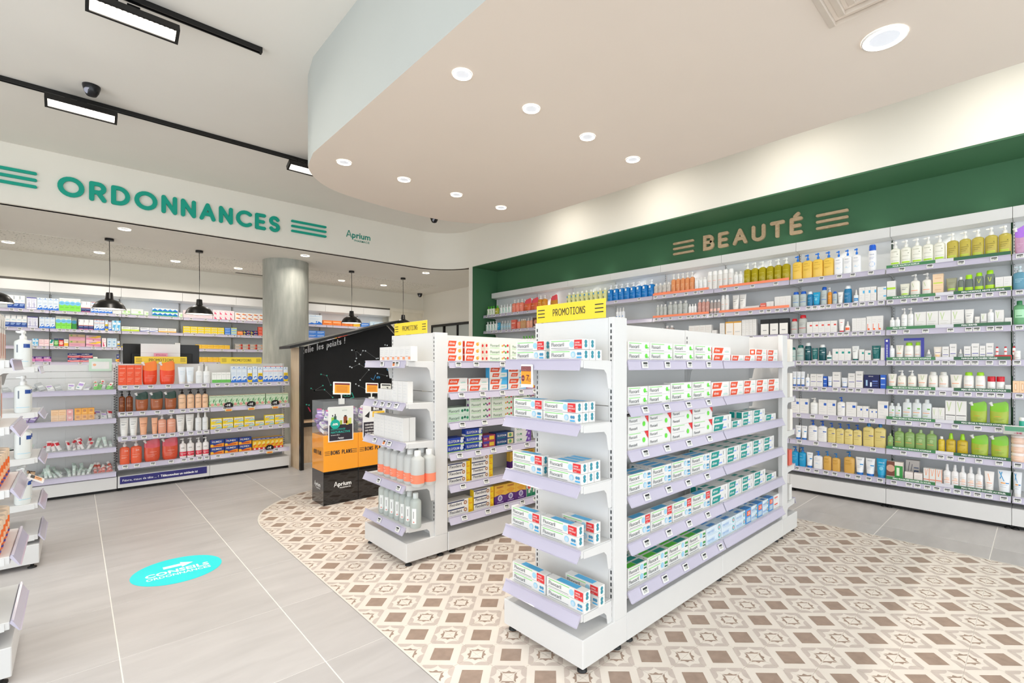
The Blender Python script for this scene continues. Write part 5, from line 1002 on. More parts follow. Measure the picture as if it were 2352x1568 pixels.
K('svo', 'bottle', desc='large orange gel bottle with white pump', c='ec6a48', f='t .45 .78 .09 .4 fbe0d6 SVR; '+lines('f7b8a4', .5, .36, .3), st='pump', cc='e6e2de', **PB)
K('x2', 'bottle', desc='white pump bottle twin pack with red band', c='f2eeec', f='w 0 .38 e2485a; t .06 .10 .2 .34 white X2; r .46 .2 .94 .24 f7c6cc; t .2 .66 .1 .6 8a8682 SVR', st='pump', **PB)
K('wwb', 'bottle', desc='white lotion bottle with white pump top', c='eceeee', f=lines('c6ccce', .6, .54, .4), st='spray', **LB)
K('pnc', 'bottle', desc='clear pink bottle with white cap', c='eab4a8', tr=.3, f=lines('f6d6ce', .6, .5), st='cap', cc='f2ecea', **LB)
K('pcl', 'bottle', desc='pinkish clear bottle with pale cap', c='e2d2cc', tr=.5, f='r .1 .1 .9 .4 f2c4b8', st='cap', cc='f0ecea', **LB)
K('bgs', 'bottle', desc='small tan bottle with pale cap', c='c99a6a', f=lines('e6cca8', .6, .4), st='cap', cc='f0e6da', **LB)
K('wtb', 'tube', desc='white cream tube', c='efeeea', f=g3+lines('c9c9c4', .4, .3), **TB)
K('wtg', 'tube', desc='cream tube with lime band', c='e9e9da', f='r .06 .16 .94 .26 b4e43a; '+g3, cc='e6e6d8', **TB)
K('gtg', 'tube', desc='grey-green tube with lime band', c='a5a68c', f='r .06 .2 .94 .3 b4e43a; '+lines('8a8c70', .7, .6), cc='b5b59a', **TB)
K('wto', 'tube', desc='white cream tube with orange line', c='f0ede4', f='r .1 .36 .8 .41 f2a27a; p .3 .95 .36 .95 .5 .6 .44 .6 c3d8a0; p .7 .95 .64 .95 .5 .6 .56 .6 c3d8a0; '+lines('c9c9c4', .26, .16), **TB)
K('wtu', 'tube', desc='white cream tube with blue cap and bar', c='eff1f2', f='r .55 .5 .95 .58 2a8fd0; t .2 .84 .06 .6 8a98a8 URIAGE; '+lines('c2cad2', .4, .3), cc='1f6fc4', **TB)
K('wtc', 'tube', desc='pale cream tube with blue stripe', c='e6eaee', f='r 0 .44 1 .49 3f86d8; '+lines('c2cad2', .7, .3), cc='2a66c0', **TB)
K('wtt', 'tube', desc='white cream tube with teal cap', c='ecefed', f='t .3 .84 .05 .5 8a98a8 URIAGE; '+g3, cc='0d6a64', **TB)
K('wtr', 'tube', desc='white cream tube with red cap', c='f0eeec', f='r .3 .7 .7 .74 e05048; '+lines('c9c9c9', .5, .4), cc='d8343a', **TB)
K('cyt', 'tube', desc='cyan blue exfoliating tube', c='2aa4d2', f='t .2 .74 .07 .6 d0eef8 URIAGE; c .5 .4 .12 7fd0ea; '+lines('a9dff0', .56), cc='2f8fc0', **TB)
K('tet', 'tube', desc='dark teal shampoo tube', c='0f6a6a', f='t .14 .78 .08 .7 d6eaea URIAGE; '+lines('8fc2c2', .6, .5, .4), cc='f0f2f2', **TB)
K('pct', 'tube', desc='peach coloured cream tube', c='f0b28c', f='r .1 .56 .9 .6 a86a4c; '+lines('d6906c', .46, .4), cc='f2b892', **TB)
K('peb', 'tube', desc='pale tube with peach foot', c='f2ece2', f='r 0 0 1 .34 f7cf9a; r .2 .5 .9 .54 6a62a0', cc='f7cf9a', **TB)
K('bst', 'tube', desc='white after-sun tube with blue letter A', c='eceff2', f='p .08 .95 .16 .95 .52 .5 .44 .5 2f9ad0; p .36 .95 .28 .95 .12 .6 .2 .6 2f9ad0; r .2 .38 .6 .43 f2a23c; r .62 .38 .9 .43 2f86c4; '+lines('c2cad2', .3, .2), **TB)
K('ost', 'tube', desc='white suncare tube with orange lettering', c='f0ece8', f='p .3 .9 .4 .9 .6 .5 .5 .5 f5b48a; r .2 .36 .8 .4 f2a27a; '+lines('d0c6c0', .26, .18), cc='f2b890', **TB)
K('lbt', 'tube', desc='ice white cream tube', c='e6eef4', f='r .2 .7 .8 .72 b9cfe2; '+lines('cdd9e4', .6, .5), **TB)
K('por', 'pouch', desc='orange and red refill pouch', c='e84a26', c2='f58236', f='r .3 .62 .9 .64 f7a48a; '+lines('f58a70', .5, .42), **RP)
K('pbr', 'pouch', desc='brown refill pouch with dark green top', c='a85e38', c2='22443a', f='t .3 .78 .07 .5 f2d8c6 NUXE; '+lines('cf9270', .3, .2), **RP)
K('ppk', 'pouch', desc='orange refill pouch with pink film top', c='d8583c', c2='dc5a66', f='r .3 .7 .8 .73 f2b0a0; '+lines('f0a08c', .5, .4, .3), **RP)
K('plm', 'pouch', desc='green translucent shower gel refill pouch', c='a9bd42', c2='86c832', f='r .2 .66 .6 .7 d99a3a; '+lines('8a9c30', .5, .4), **RP)
K('prd', 'pouch', desc='red film refill pouch with amber oil', c='e0683e', c2='e8505c', f='r .2 .6 .8 .64 f7c6b0', **RP)
K('pyo', 'pouch', desc='amber refill pouch with red film top', c='cf8a2c', c2='e2505a', f='', **RP)
K('plc', 'pouch', desc='lilac refill pouch with purple top', c='c79ab8', c2='b07ae0', f=lines('e0c6dc', .6, .5, .4), **RP)
K('jr', 'jar', 'cream_jar', 'jar', 'white jar with red lid', 'eeeeec', f='r .2 .3 .8 .5 d8d8d4', cc='cf2030')
K('jw', 'jar', 'cream_jar', 'jar', 'small white cream jar', 'ecebe8', f='r .2 .3 .8 .5 d0ccc8')
K('jp', 'jar', 'cream_jar', 'jar', 'pale pink balm jar', 'f0cdb8', f='r .2 .3 .8 .4 fbeade', cc='f2e6e0')
K('jt', 'jar', 'cream_jar', 'jar', 'turquoise balm jar', '2fa890', f='', cc='f0f2f0')
K('jo', 'jar', 'vitamin_pot', 'jar', 'orange vitamin gummy pot with pale lid', 'f0702c', f='r .1 .1 .5 .8 f2eee8; r .16 .2 .3 .7 5a5a5a; c .74 .5 .2 f7c39a; r .55 .06 .95 .2 4a4a9a', cc='e8d2b8')
K('jl', 'bottle', 'lip_balm', 'lip balm', 'red capped lip balm stick', 'f0f0ee', f='r 0 0 1 .4 e05a54', st='flip', cc='d22a34')
K('wct', 'carton', desc='tall white carton with orange side panel', c='e8e7e4', f='r .1 .1 .2 .9 gray; r .7 .04 .96 .6 f58a5c; r .3 .7 .9 .74 lgray', s='r .3 .06 .9 .5 f58a5c; r .1 .6 .3 .9 8a8a8a', t='r 0 0 1 1 f2c63c', nm='supplement_carton', cat='carton')
K('pac', 'carton', desc='peach soap carton', c='efc9a0', f='r .1 .5 .9 .56 d09a6c; r .1 .2 .7 .26 d09a6c', nm='soap_carton', cat='carton')
K('pas', 'carton', desc='pink soap carton', c='e8aaa8', f='c .5 .6 .2 f2d0cc; r .2 .2 .8 .26 c9807c', nm='soap_carton', cat='carton')
K('oas', 'carton', desc='orange balm carton', c='eda94a', f='c .5 .6 .2 c98a5a; r .2 .2 .8 .26 fbe3b4', nm='soap_carton', cat='carton')
# ---------------------------------------------------------------- products: where they stand
REG = []
_PC = {}
def prod(key, w, h, d):
    q = (key, round(w, 3), round(h, 3), round(d, 3))
    if q not in _PC: _PC[q] = Prod(KD[key], *q[1:])
    return _PC[q]
def stand(p, x, y, z, rz, tilt=None):
    """one product: the body with copies of its part meshes as children"""
    o = link(p.kind['nm'], p.body, None, (x, y, z), rz)
    if tilt: o.rotation_euler = (tilt[0], tilt[1], rz)
    for nm, me in p.parts: link(nm, me, o)
    return o
def loc(root, th, s, y): return (root[0]+math.cos(th)*s-math.sin(th)*y, root[1]+math.sin(th)*s+math.cos(th)*y)
LAYER = {1: [''], 2: ['lower', 'upper'], 3: ['lowest', 'middle', 'topmost'], 4: ['lowest', 'second-up', 'third-up', 'topmost']}
DEPTH = ['', 'behind', 'further behind', 'rearmost', 'hindmost']
rnd = random.Random(11)
def row(root, th, z, where, spec, shelves=None, dep=.036, y0=.022, ntags=True, maxd=.075, gap=.975, dense=False):
    for line in spec.strip().split(';'):
        t = line.split()
        if not t: continue
        key, a, c, n, h = t[0], float(t[1]), float(t[2]), int(t[3]), float(t[4])/100
        L, D, d, yo = 1, 1, None, 0
        for e in t[5:]:
            if e[0] == 'L': L = int(e[1:])
            elif e[0] == 'D': D = int(e[1:])
            elif e[0] == 'd': d = float(e[1:])/100
            elif e[0] == 'y': yo = float(e[1:])/100
        k = KD[key]; s0, s1 = sorted((on_run(a, root, th, y0+yo), on_run(c, root, th, y0+yo))); wd = (s1-s0)/n
        w = max(.012, wd*gap)
        if k['sh'] == 'carton': d = d or dep
        else:
            d = d or min(w*(.62 if k.get('sq', 2.4) > 3 else .9), maxd)
            if k['sh'] == 'jar': d = w
            if k['sh'] == 'tube': d = min(w*.75, .05)
            if k['sh'] == 'pouch': d = min(.09, w*.6)
        p = prod(key, w, h, d)
        for i in range(n):
            for l in range(L):
                for m in range(D):
                    s = s0+wd*(i+.5); y = y0+yo+d/2+m*(d+.0025)+(rnd.random()*.003 if k['sh'] != 'carton' else rnd.random()*.0012)
                    x_, y_ = loc(root, th, s, y); o = stand(p, x_, y_, z+.0006+l*(h+.0006), th+(rnd.random()-.5)*(.012 if k['sh'] == 'carton' else .10))
                    REG.append((o, k, where, s, LAYER[L][l] if k['sh'] == 'carton' else ('upper' if l else ''), m))
        if shelves and ntags:
            for q in ([(j+.5)/nt for j in range(nt)] if (nt := (1 if n < 3 else 2 if n < 5 or not dense else min(n, 4))) else []):
                sx = s0+(s1-s0)*q
                for off, sh in shelves:
                    if off+sh.x0+.025 < sx < off+sh.x1-.025: put_tag(sh, sx-off); break
def finish_labels():
    """each label: look, then its turn among its like on that shelf, then the shelf"""
    by = {}
    for r in REG: by.setdefault((r[1]['desc'], r[2], r[4], r[5]), []).append(r)
    for (desc, where, lay, m), rs in by.items():
        rs.sort(key=lambda r: r[3]); n = len(rs)
        for i, r in enumerate(rs):
            o = ''
            if n > 1: o = ', %s from left' % ORD[i+1] if i < n-1 else ', last from left'
            q = ' '.join(x for x in (lay, DEPTH[min(m, 4)]) if x)
            tag(r[0], '%s%s%s, %s' % (desc, o, ', '+q if q else '', where), r[1]['cat'], '%ss on %s' % (r[1]['nm'].replace('_', ' '), where))
SH = ['top shelf', 'second shelf', 'third shelf', 'fourth shelf', 'fifth shelf', 'sixth shelf', 'seventh shelf', 'bottom shelf']

# nearest end display: tooth cartons lying along the shelves
EA = ((1.405, 1.700), TH_L)
for i, sp in enumerate(['fa 1185 1251 1 4.1 L1;fr 1185 1251 1 4.1 y0;fa 1262 1339 1 4.1 D3;fr 1262 1339 1 4.1 D2', 'fa 1180 1246 1 4.1 D2;fr 1180 1246 1 4.1 D2;fa 1247 1324 1 4.1 D3;fr 1247 1324 1 4.1 D3',
        'fa 1177 1246 1 4.1 D2;fr 1177 1246 1 4.1;fa 1258 1336 1 4.1 D3;fr 1258 1336 1 4.1 D3', 'fa 1174 1240 1 4.1;fr 1174 1240 1 4.1;fa 1242 1327 1 4.1;fr 1242 1327 1 4.1;fa 1290 1366 1 4.1 y8;fr 1290 1366 1 4.1 y8',
        'fa 1177 1253 1 4.1;fr 1177 1253 1 4.1;fa 1255 1342 1 4.1;fr 1255 1342 1 4.1;fa 1298 1376 1 4.1 y8;fr 1298 1376 1 4.1 y8']):
    sh = rowsEA[i]; w = 'nearest end display ' + (SH[i] if i < 4 else 'bottom shelf')
    for part in sp.split(';'): row(*EA, sh.top+(.0425 if part.startswith('fr') else 0), w, part, None, dep=.037, gap=.985)
put = rowsEA[0]; t_ = empty('price_display', loc((1.405, 1.700), TH_L, .17, -.012)+(1.107,), 'orange 7,12 price screen hanging on the nearest end display rail', 'price display', TH_L, 'clip-on price displays')
b = MB(); b.cbox(-.036, .036, -.006, .004, 0, .098, M_TAG, .003); b.build('screen', t_); b = MB(); fn = lambda a, c, e: (a, -.0066-e*.3, c); M_MAR = mat('7a3440', .35)
b.poly([fn(*p, 0) for p in [(-.031, .014), (.031, .014), (.031, .09), (-.031, .09)]], mat('f0a135', .35)); b.poly([fn(*p, .001) for p in [(-.031, .069), (.031, .069), (.031, .09), (-.031, .09)]], M_MAR)
for z_, s_ in ((.0805, 'BAIN DE BOUCHE'), (.072, 'DENTIFRICE 75 ML')): flat_text(b, s_, -.027, z_, .005, fn, mat('e3b0a0', .4), d=.002, maxw=.054)
b.poly([fn(-.019+.0105*math.cos(j*PI/9), .039+.0135*math.sin(j*PI/9), .001) for j in range(18)], M_MAR); flat_text(b, '-20%', -.0275, .036, .006, fn, mat('e3b0a0', .4), .02, d=.002, maxw=.017)
flat_text(b, '7', .002, .029, .026, fn, M_MAR, .01, d=.002); flat_text(b, '12', .016, .026, .013, fn, M_MAR, .01, d=.002); flat_text(b, '€', .017, .046, .007, fn, M_MAR, d=.002); b.build('print', t_)
# long side of the nearer gondola
GA = ((1.690, 1.225), 0)
LA = ['fg 1442 1492 1 4.2 L2;fg 1493 1545 1 4.2 L2;fg 1547 1593 1 4.2 L2;fg 1595 1634 1 4.2 L2;el 1637 1678 1 4 L2;el 1680 1708 1 3.8;el 1709 1734 1 3.8;el 1736 1761 1 4 L2;el 1763 1786 1 4 L2',
 'fg 1442 1488 1 4.2 L2;fg 1489 1540 1 4.2 L2;fg 1541 1589 1 4.6 L2;fg 1590 1633 1 4.6 L2;el 1634 1675 1 4.2 L2;el 1676 1707 1 4.2 L2;el 1708 1736 1 4.2 L2;el 1737 1763 1 4.2 L2;el 1764 1789 1 4.2 L2',
 'fp 1442 1489 1 7.2 L2;fp 1490 1541 1 7.2 L2;fp 1542 1590 1 7.5 L2;fp 1591 1636 1 7.5 L2;et 1636 1680 1 4.2 L2 D2;et 1681 1704 1 4.2 D2;et 1705 1729 1 4.2 L2 D2;et 1730 1757 1 4.2 L2 D2;et 1758 1782 1 4.2 D3',
 'fa 1442 1496 1 4.2 L2 D2;fa 1497 1542 1 4.4 L2 D3;fa 1543 1586 1 4.4 L2 D3;fa 1587 1630 1 4.4 L2 D2;et 1631 1668 1 4.4 L2 D3;et 1669 1699 1 4.4 L2 D3;et 1700 1728 1 4.4 L2 D3;et 1729 1753 1 4.4 L2 D3;et 1754 1778 1 4.4 L2 D3',
 'fa 1442 1494 1 4.4 D3;fr 1442 1494 1 4.4 u;fa 1495 1544 1 4.4 D3;fr 1495 1544 1 4.4 u;fa 1545 1588 1 4.4 D3;fr 1545 1588 1 4.4 u;fa 1589 1631 1 4.4 D2;fr 1589 1631 1 4.4 u;et 1633 1672 1 4.4 L2 D3;et 1673 1703 1 4.4 L2 D3;et 1704 1730 1 4.4 L2 D3;et 1731 1758 1 4.4 L2 D3;et 1759 1783 1 4.4 L1 D3',
 'fgd 1442 1486 1 4.2 L2 D3;fgd 1487 1534 1 4.4 L2 D3;fgd 1535 1581 1 4.4 L2 D3;fgd 1582 1621 1 4.4 L2 D3;me 1622 1656 1 4.4 L2 D3;me 1657 1688 1 4.4 L2 D3;me 1689 1712 1 4.4 L2 D3;mf 1713 1725 1 8.8;me 1726 1739 1 4.4 L2 D3;mf 1740 1751 1 8.8;me 1752 1765 1 4.4 L2 D3;mf 1766 1776 1 8.8;pw 1777 1795 1 4.4 L2 D3']
for i, sp in enumerate(LA):
    shs = [(k*.89, s) for k, s in enumerate(rowsA[i])]; w = 'near gondola '+(SH[i] if i < 5 else 'bottom shelf')
    for part in sp.split(';'):
        up = part.endswith(' u'); row(*GA, rowsA[i][0].top+(.0455 if up else 0), w, part[:-2] if up else part, None if up or part[:2] == 'mf' else shs, dep=.040, gap=.985)
# further end display
EBR = ((1.408, 3.175), TH_L)
for i, sp in enumerate(['wc 872 943 6 9', 'ww 867 900 4 7.5 d3.5;ww 902 936 3 13 d3.5 y1', 'ww 858 926 8 14.5 D2 d4', 'oc 862 954 6 21 D2', 'pc 865 950 7 20.5']):
    row(*EBR, rowsEB[i].top, 'further end display '+(SH[i] if i < 4 else 'bottom shelf'), sp, [(0, rowsEB[i])], dep=.045)
for i, pxs in enumerate([(905,), (869, 899), (858, 885), (871,), (869,)]):
    for x in pxs: put_tag(rowsEB[i], on_run(x, *EBR, -.01), '9', .034, .034, 'f08a4a' if i < 3 else None, 'orange' if i < 3 else 'lcd')
# long side of the further gondola
GBR = ((1.690, 2.600), 0)
LBR = ['ek 1027 1063 1 4.6 L3 D2;ek 1068 1104 1 4.6 L3 D2;fk 1122 1170 1 4.4 L3 D2;fk 1172 1228 1 4.2 L3 D2', 'el 1027 1074 1 4.6 L2 D2;el 1076 1122 1 4.4 L2 D2;eb 1124 1165 1 8.2 L2;eb 1167 1208 1 8.2 L2;sr 1211 1229 1 5',
 'fm 1027 1078 1 4.6 L2 D3;fv 1079 1128 1 3.95 L4;fk 1129 1178 1 3.95 L4;fv 1180 1228 1 3.95 L4', 'gy 1027 1066 1 4.6 L2 D2;gy 1069 1108 1 4.6 L3;sr 1110 1138 1 4.2 L2 D2;sn 1140 1180 1 4.4 L2 D2;gu 1182 1220 1 3.95 L4',
 'fx 1028 1080 1 4.4 L3 D2;fx 1083 1132 1 3.95 L4;po 1172 1228 3 12 y9', 'fx 1028 1086 1 4.6 L2 D2;fx 1088 1134 1 4.4 L3;po 1136 1208 3 13;pg 1210 1231 2 12.5']
for i, sp in enumerate(LBR): row(*GBR, rowsB[i][0].top, 'further gondola '+(SH[i] if i < 5 else 'bottom shelf'), sp, [(k*.89, s) for k, s in enumerate(rowsB[i])], dep=.042, gap=.985)

# green niche
CR = (ROOT_C, TH_L)
LC = ['wgc 1117 1134 3 15;ylg 1135 1143 1 15;wte 1145 1173 4 15;sal 1174 1199 3 20;prd 1200 1232 2 20;ambp 1233 1252 2 21;pyo 1260 1276 1 20;yel 1299 1392 9 19;blb 1393 1500 8 21;cp 1500 1539 4 15;orp 1540 1593 5 23;wh 1594 1622 3 15;wu 1623 1683 5 20;wh 1684 1705 2 16;oli 1706 1813 6 23;ybl 1819 1914 4 23;wbl 1915 1977 3 22;au 1993 2012 1 23;adw 2043 2171 5 23;ado 2173 2324 5 23;plc 2330 2356 1 21',
 'wte 1114 1140 4 16;cyt 1140 1147 1 13;clb 1148 1173 4 15;rc 1174 1184 1 15;sal 1185 1193 1 16;bgs 1194 1206 3 15;pnk 1207 1222 2 16;ph 1223 1243 1 15;wh 1247 1254 1 15;wz 1413 1433 3 17;ca 1505 1530 3 16;ca 1532 1578 4 18;wh 1580 1599 3 13;pnc 1601 1628 3 17;pcl 1629 1654 3 15;wu 1655 1673 2 19;wtb 1680 1712 2 18;ww 1709 1744 1 5;rc 1746 1759 1 7;ww 1760 1777 2 8;ww 1779 1816 3 12;cb 1818 1852 2 15;btc 1853 1866 1 14;cyt 1865 1883 1 13;cb 1884 1899 1 17;ambp 1900 1910 1 16;cb 1911 1922 1 12;wtb 1923 1936 1 11;btc 1937 1955 1 16;dr 1959 1972 1 12;wl 1973 2013 3 13;wl 2015 2036 1 6 L2;wg 2037 2057 1 8 L2;wtg 2066 2089 1 13;adp 2090 2113 1 20;adp 2117 2140 1 20;bg 2142 2167 1 9 L2;gtg 2172 2198 1 14;cw 2199 2214 1 14;lw 2215 2235 1 15;cl 2238 2259 1 16;cl 2262 2285 1 17;wg 2286 2324 2 11;bpu 2326 2358 1 18',
 'rc 1180 1196 2 9;wgc 1197 1230 5 14;wh 1506 1524 2 14;pcl 1525 1546 2 16;wp 1582 1634 4 14;ww 1635 1646 1 8;ww 1653 1664 1 15;wk 1666 1703 2 16;ww 1704 1737 4 17;bk 1746 1811 3 16;cr 1815 1831 1 15;cr 1832 1852 1 18;wr 1853 1922 5 11;wtr 1925 1939 1 12;do 1940 1952 1 10;ww 1957 1989 3 12;wo 1990 2028 3 13;wh 2043 2067 2 11;wfo 2069 2099 2 18;wv 2100 2214 4 14;wtb 2215 2237 1 14;wtb 2238 2251 1 8;wd 2253 2266 1 10;wh 2267 2284 1 13;wv 2285 2306 1 12;ww 2308 2324 2 6;grb 2327 2356 1 18',
 'ct 1812 1827 1 13;ct 1828 1846 1 15;tea 1847 1862 1 17;tet 1863 1878 1 12;tea 1879 1896 1 15;dt 1897 1911 1 9;wt 1912 1954 3 11;wtt 1955 1972 1 13;wt 1973 1985 1 10;wt 1986 2000 1 9;tet 2001 2022 1 13;ww 2023 2034 1 11;wh 2038 2054 1 13;wto 2056 2075 1 13;wf 2076 2098 1 15;wf 2100 2115 1 15;dg 2124 2140 1 9;peb 2143 2163 1 11;wi 2164 2180 1 11;wi 2181 2197 1 13;dg 2199 2213 1 9;wi 2214 2230 1 11;wi 2231 2249 1 13;wi 2250 2264 1 11;wi 2265 2282 1 13;rr 2284 2324 1 4;jw 2328 2345 1 7',
 'wtc 1819 1848 3 14;wz 1849 1860 1 12;wi 1861 1890 2 12;be 1891 1899 1 10;wtc 1900 1911 1 10;wi 1912 1930 1 14;wtc 1931 1947 1 9;wi 1948 1964 1 13;wi 1965 1982 1 15;nv 1984 2020 1 12;be 2022 2034 1 12;wto 2038 2059 1 13;adp 2060 2081 1 16;adp 2084 2104 1 16;wto 2106 2130 1 13;wq 2131 2154 1 15;wq 2155 2178 1 15;wto 2181 2210 1 13;wf 2212 2237 1 15;wf 2239 2264 1 15;jr 2267 2287 1 12;jr 2288 2308 1 12;ww 2309 2322 2 6;pe 2326 2357 2 9',
 'wb 1817 1857 2 14;wfo 1859 1879 1 15;wb 1880 1920 2 14;wbp 1922 1941 1 17;wb 1943 1967 1 13;wb 1968 1995 2 10;wb 1996 2015 2 8;wb 2016 2040 1 15;wy 2041 2070 2 14;wy 2072 2140 3 18;wv 2141 2170 2 12;wd 2171 2220 2 18;plm 2227 2267 1 18.5;plm 2272 2317 1 19;jt 2340 2356 1 8',
 'wtu 1825 1853 2 13;wbp 1855 1899 2 19;beg 1900 1979 4 18;bgb 1981 2034 2 20;grn 2038 2051 1 13;grn 2053 2152 4 18;ylw 2154 2170 1 14;glm 2172 2195 1 17;glm 2197 2223 1 17;plm 2229 2270 1 18;plm 2275 2317 1 18.5;jp 2321 2356 1 6.5 L3',
 'cyn 1817 1850 2 18;wtu 1851 1866 1 14;wbl 1867 1889 1 16;amb 1890 1909 1 17;amb 1910 1929 1 16;amb 1937 1962 1 19;wtu 1963 1984 1 15;wtu 1986 2009 1 15;cyt 2011 2036 1 16;pm 2036 2074 1 15;pl 2080 2112 1 16 y12;wx 2078 2097 1 8;wx 2099 2119 1 8;ws 2121 2164 3 13;ws_ 2166 2258 5 18;ost 2260 2284 1 16;bst 2290 2323 1 18;bst 2327 2348 1 18']
for i, sp in enumerate(LC): row(*CR, rowsC[i][0][1].top, 'green niche '+SH[i], sp, rowsC[i], dep=.045, dense=i > 0)
def strip(i, a, c, text, col, tc=MW, h=.024):
    s0, s1 = on_run(a, *CR, 0), on_run(c, *CR, 0)
    for off, sh in rowsC[i]:
        x0, x1 = max(s0-off, sh.x0+.002), min(s1-off, sh.x1-.002)
        if x1-x0 < .05: continue
        b = MB(); b.box(x0, x1, -.003, -.001, sh.z+.040, sh.z+.040+h, mat(col, .35, var=.01))
        if text and x1-x0 > .25: flat_text(b, text, x0+(x1-x0)*.14, sh.z+.040+h*.28, h*.46, lambda p, q, e: (p, -.0034-e*.2, q), tc, .025, maxw=(x1-x0)*.78)
        b.build('header_strip', sh.ob)
for i, (t1, t2) in enumerate([('POUR TOUTE LA FAMILLE', ''), ('POUR TOUTE LA FAMILLE', 'PEAU NORMALE, MIXTE OU SÈCHE,'), ('PEAU IRRITÉE', 'PEAU IRRITÉE'), ('PEAU SÈCHE À TENDANCE ATOPIQUE', 'MARQUES CUTANÉES VISAGE'), ('PEAU SÈCHE À TENDANCE ATOPIQUE',)*2, ('PEAU SÈCHE À TENDANCE ATOPIQUE',)*2, ('PEAU SÈCHE À TENDANCE ATOPIQUE',)*2, ('PEAU FRAGILISÉE EXPOSÉE AU SOLEIL',)*2]):
    strip(i, 2036, 2148, t1, '3f8050'); strip(i, 2149, 2190, 'A-DERMA', 'd6d6de', mat('8c8c98', .5)); strip(i, 2191, 2325, t2, '2f6242')
for i in (0, 1): strip(i, 1499, 1628, '', 'fb8f68'); strip(i, 1652, 1815, '', 'fb8f68')
# violet frame on the fourth shelf of the niche
a_, c_ = on_run(2031, *CR, .0), on_run(2122, *CR, .0); p0 = loc(*CR, a_, .012)
o = empty('display_frame', (*p0, rowsC[3][0][1].top), 'violet cardboard frame with moon around night care products, fourth niche shelf', 'display frame', TH_L); w_ = c_-a_; M_VIO = mat('3a3f9e', .45)
b = MB(); b.box(0, .035, 0, .004, 0.001, .185, M_VIO); b.build('panel', o); b = MB(); b.box(w_-.02, w_, 0, .004, .001, .185, M_VIO); b.build('panel', o); b = MB(); b.box(w_*.5, w_-.02, 0, .004, .165, .185, M_VIO); b.build('crossbar', o); b = MB(); b.box(.035, w_-.02, -.0, .004, .001, .024, M_VIO); b.build('crossbar', o)
b = MB(); b.poly([(.017+.009*math.cos(t), -.0006, .168+.009*math.sin(t)) for t in [PI*.3+i*PI*1.4/8 for i in range(9)]], MW)
for k in range(8): b.poly([(.013, -.0006, .03+.014*k), (.021, -.0006, .03+.014*k), (.021, -.0006, .037+.014*k), (.013, -.0006, .037+.014*k)], MW)
b.build('print', o)
x0 = on_run(2290, *CR, .03)
for j in range(3):
    p = prod('jl', .017, .062, .017); q = loc(*CR, x0+.045*j, .045); ob = stand(p, q[0], q[1], rowsC[3][0][1].top+.0412, TH_L); REG.append((ob, KD['jl'], 'green niche fourth shelf', x0+.045*j, '', 0))

# back wall
FR = (ROOT_F, 0)
LF = ['na 17 57 3 18.5;pu 61 84 2 17;sw 85 135 4 17.5;ga 136 185 4 19;nr 186 208 2 16;so 209 258 6 16;ww 259 279 1 8;ng 280 299 2 9;ng 301 329 1 9.5;ng 331 341 1 7;bgx 350 408 5 6.5 L2;ng 411 419 1 8;pf 421 488 5 6.2 L2;pi 490 538 4 8 L2;ow 540 607 5 7 L2;sw 708 740 1 19;or 742 784 2 10;or 786 810 2 10;yo 812 827 1 8;bf 829 848 1 9;lb 850 882 2 13',
 'na -4 62 5 17.5;pu 63 87 2 16;sw 90 127 3 16.5;ga 128 164 3 18.5;gd 165 176 1 17.5;nr 180 215 3 15.5;so 216 240 2 16;sy 241 248 1 16;so 249 256 1 14;bl 257 277 2 16;yf 279 320 2 7.5;vf 322 363 2 7;of 364 405 2 7;ye 421 515 6 3.9 L3;bf 516 530 1 4 L3;lf 531 544 1 4.2 L3;or 545 558 1 7;mm 559 592 2 4.4 L2;rd 593 607 1 5.4 L3;bf 708 746 2 7 L2;yo 748 774 2 5;rd 776 801 2 8',
 'pu 64 73 1 9;bl 74 88 2 10.5;pf 89 113 2 10;tc 114 123 1 9.5;gn 124 134 1 11.5;rn 135 146 1 11.5;yn 147 157 1 10.5;pk 158 196 1 9 L2;py 197 232 1 8.5 L2;pi 234 244 1 14;lb 246 268 2 14;sy 269 275 1 10;ye 279 332 3 2.2;hx 333 381 2 7;wr 402 414 1 9;yo 449 528 6 3.6 L2;gr 540 607 4 5 L2',
 'pv 62 118 3 8;hr 155 213 2 6.6 L2;ng 214 224 1 8;hx 268 274 1 12;yo 450 514 5 4.4 L2;gr 541 566 1 5']
for i, sp in enumerate(LF): row(*FR, rowsF[i][0][1].top, 'back wall '+SH[i], sp, rowsF[i], dep=.06)

# counter displays
DR = (ROOT_D, 0)
LD = ['ob 272 326 3 19.5;por 327 362 1 24;por 367 403 1 24;lbt 409 447 2 17.5;wwb 450 484 2 18.5;gw 487 530 4 11.5;sw 531 567 3 18;sy 568 579 1 17;sw 580 591 1 18;sy 592 603 1 17;so 604 650 4 18;sy 651 661 1 17',
 'abr 273 288 1 20;abr 289 306 1 20;pbr 311 341 1 19;pbr 346 375 1 19;pbr 379 406 1 19;pea 410 428 1 20;pea 430 447 1 20;pea 449 464 1 20;pea 465 479 1 19.5;he 481 609 10 12.5;he 611 662 4 12.5',
 'wtb 275 296 1 17.5;wtb 297 317 1 17.5;pct 320 340 1 17;pct 348 363 1 16;pnk 363 383 1 19;pnk 384 405 1 19;wtb 405 426 1 17.5;wtb 427 447 1 17.5;wwb 449 464 1 19;wwb 465 479 1 19;ly 484 510 1 5.7 L2;ly 511 536 1 5.7 L2;ly 537 560 1 5.7 L2;ly 561 585 1 5.7 L2;ly 586 607 1 5.7;ly 608 630 1 5.7 L2;ly 631 652 1 5.7 L2',
 'svo 275 299 1 22;svo 300 327 1 22;ppk 331 369 1 22.5;ppk 373 410 1 22.5;x2 413 429 1 20;x2 430 447 1 20;x2 450 465 1 19.5;x2 466 481 1 19.5;hx 483 515 1 7.7 L2;hx 516 547 1 7.7 L2;hx 548 578 1 7.7 L2;hv 580 650 7 13 D2']
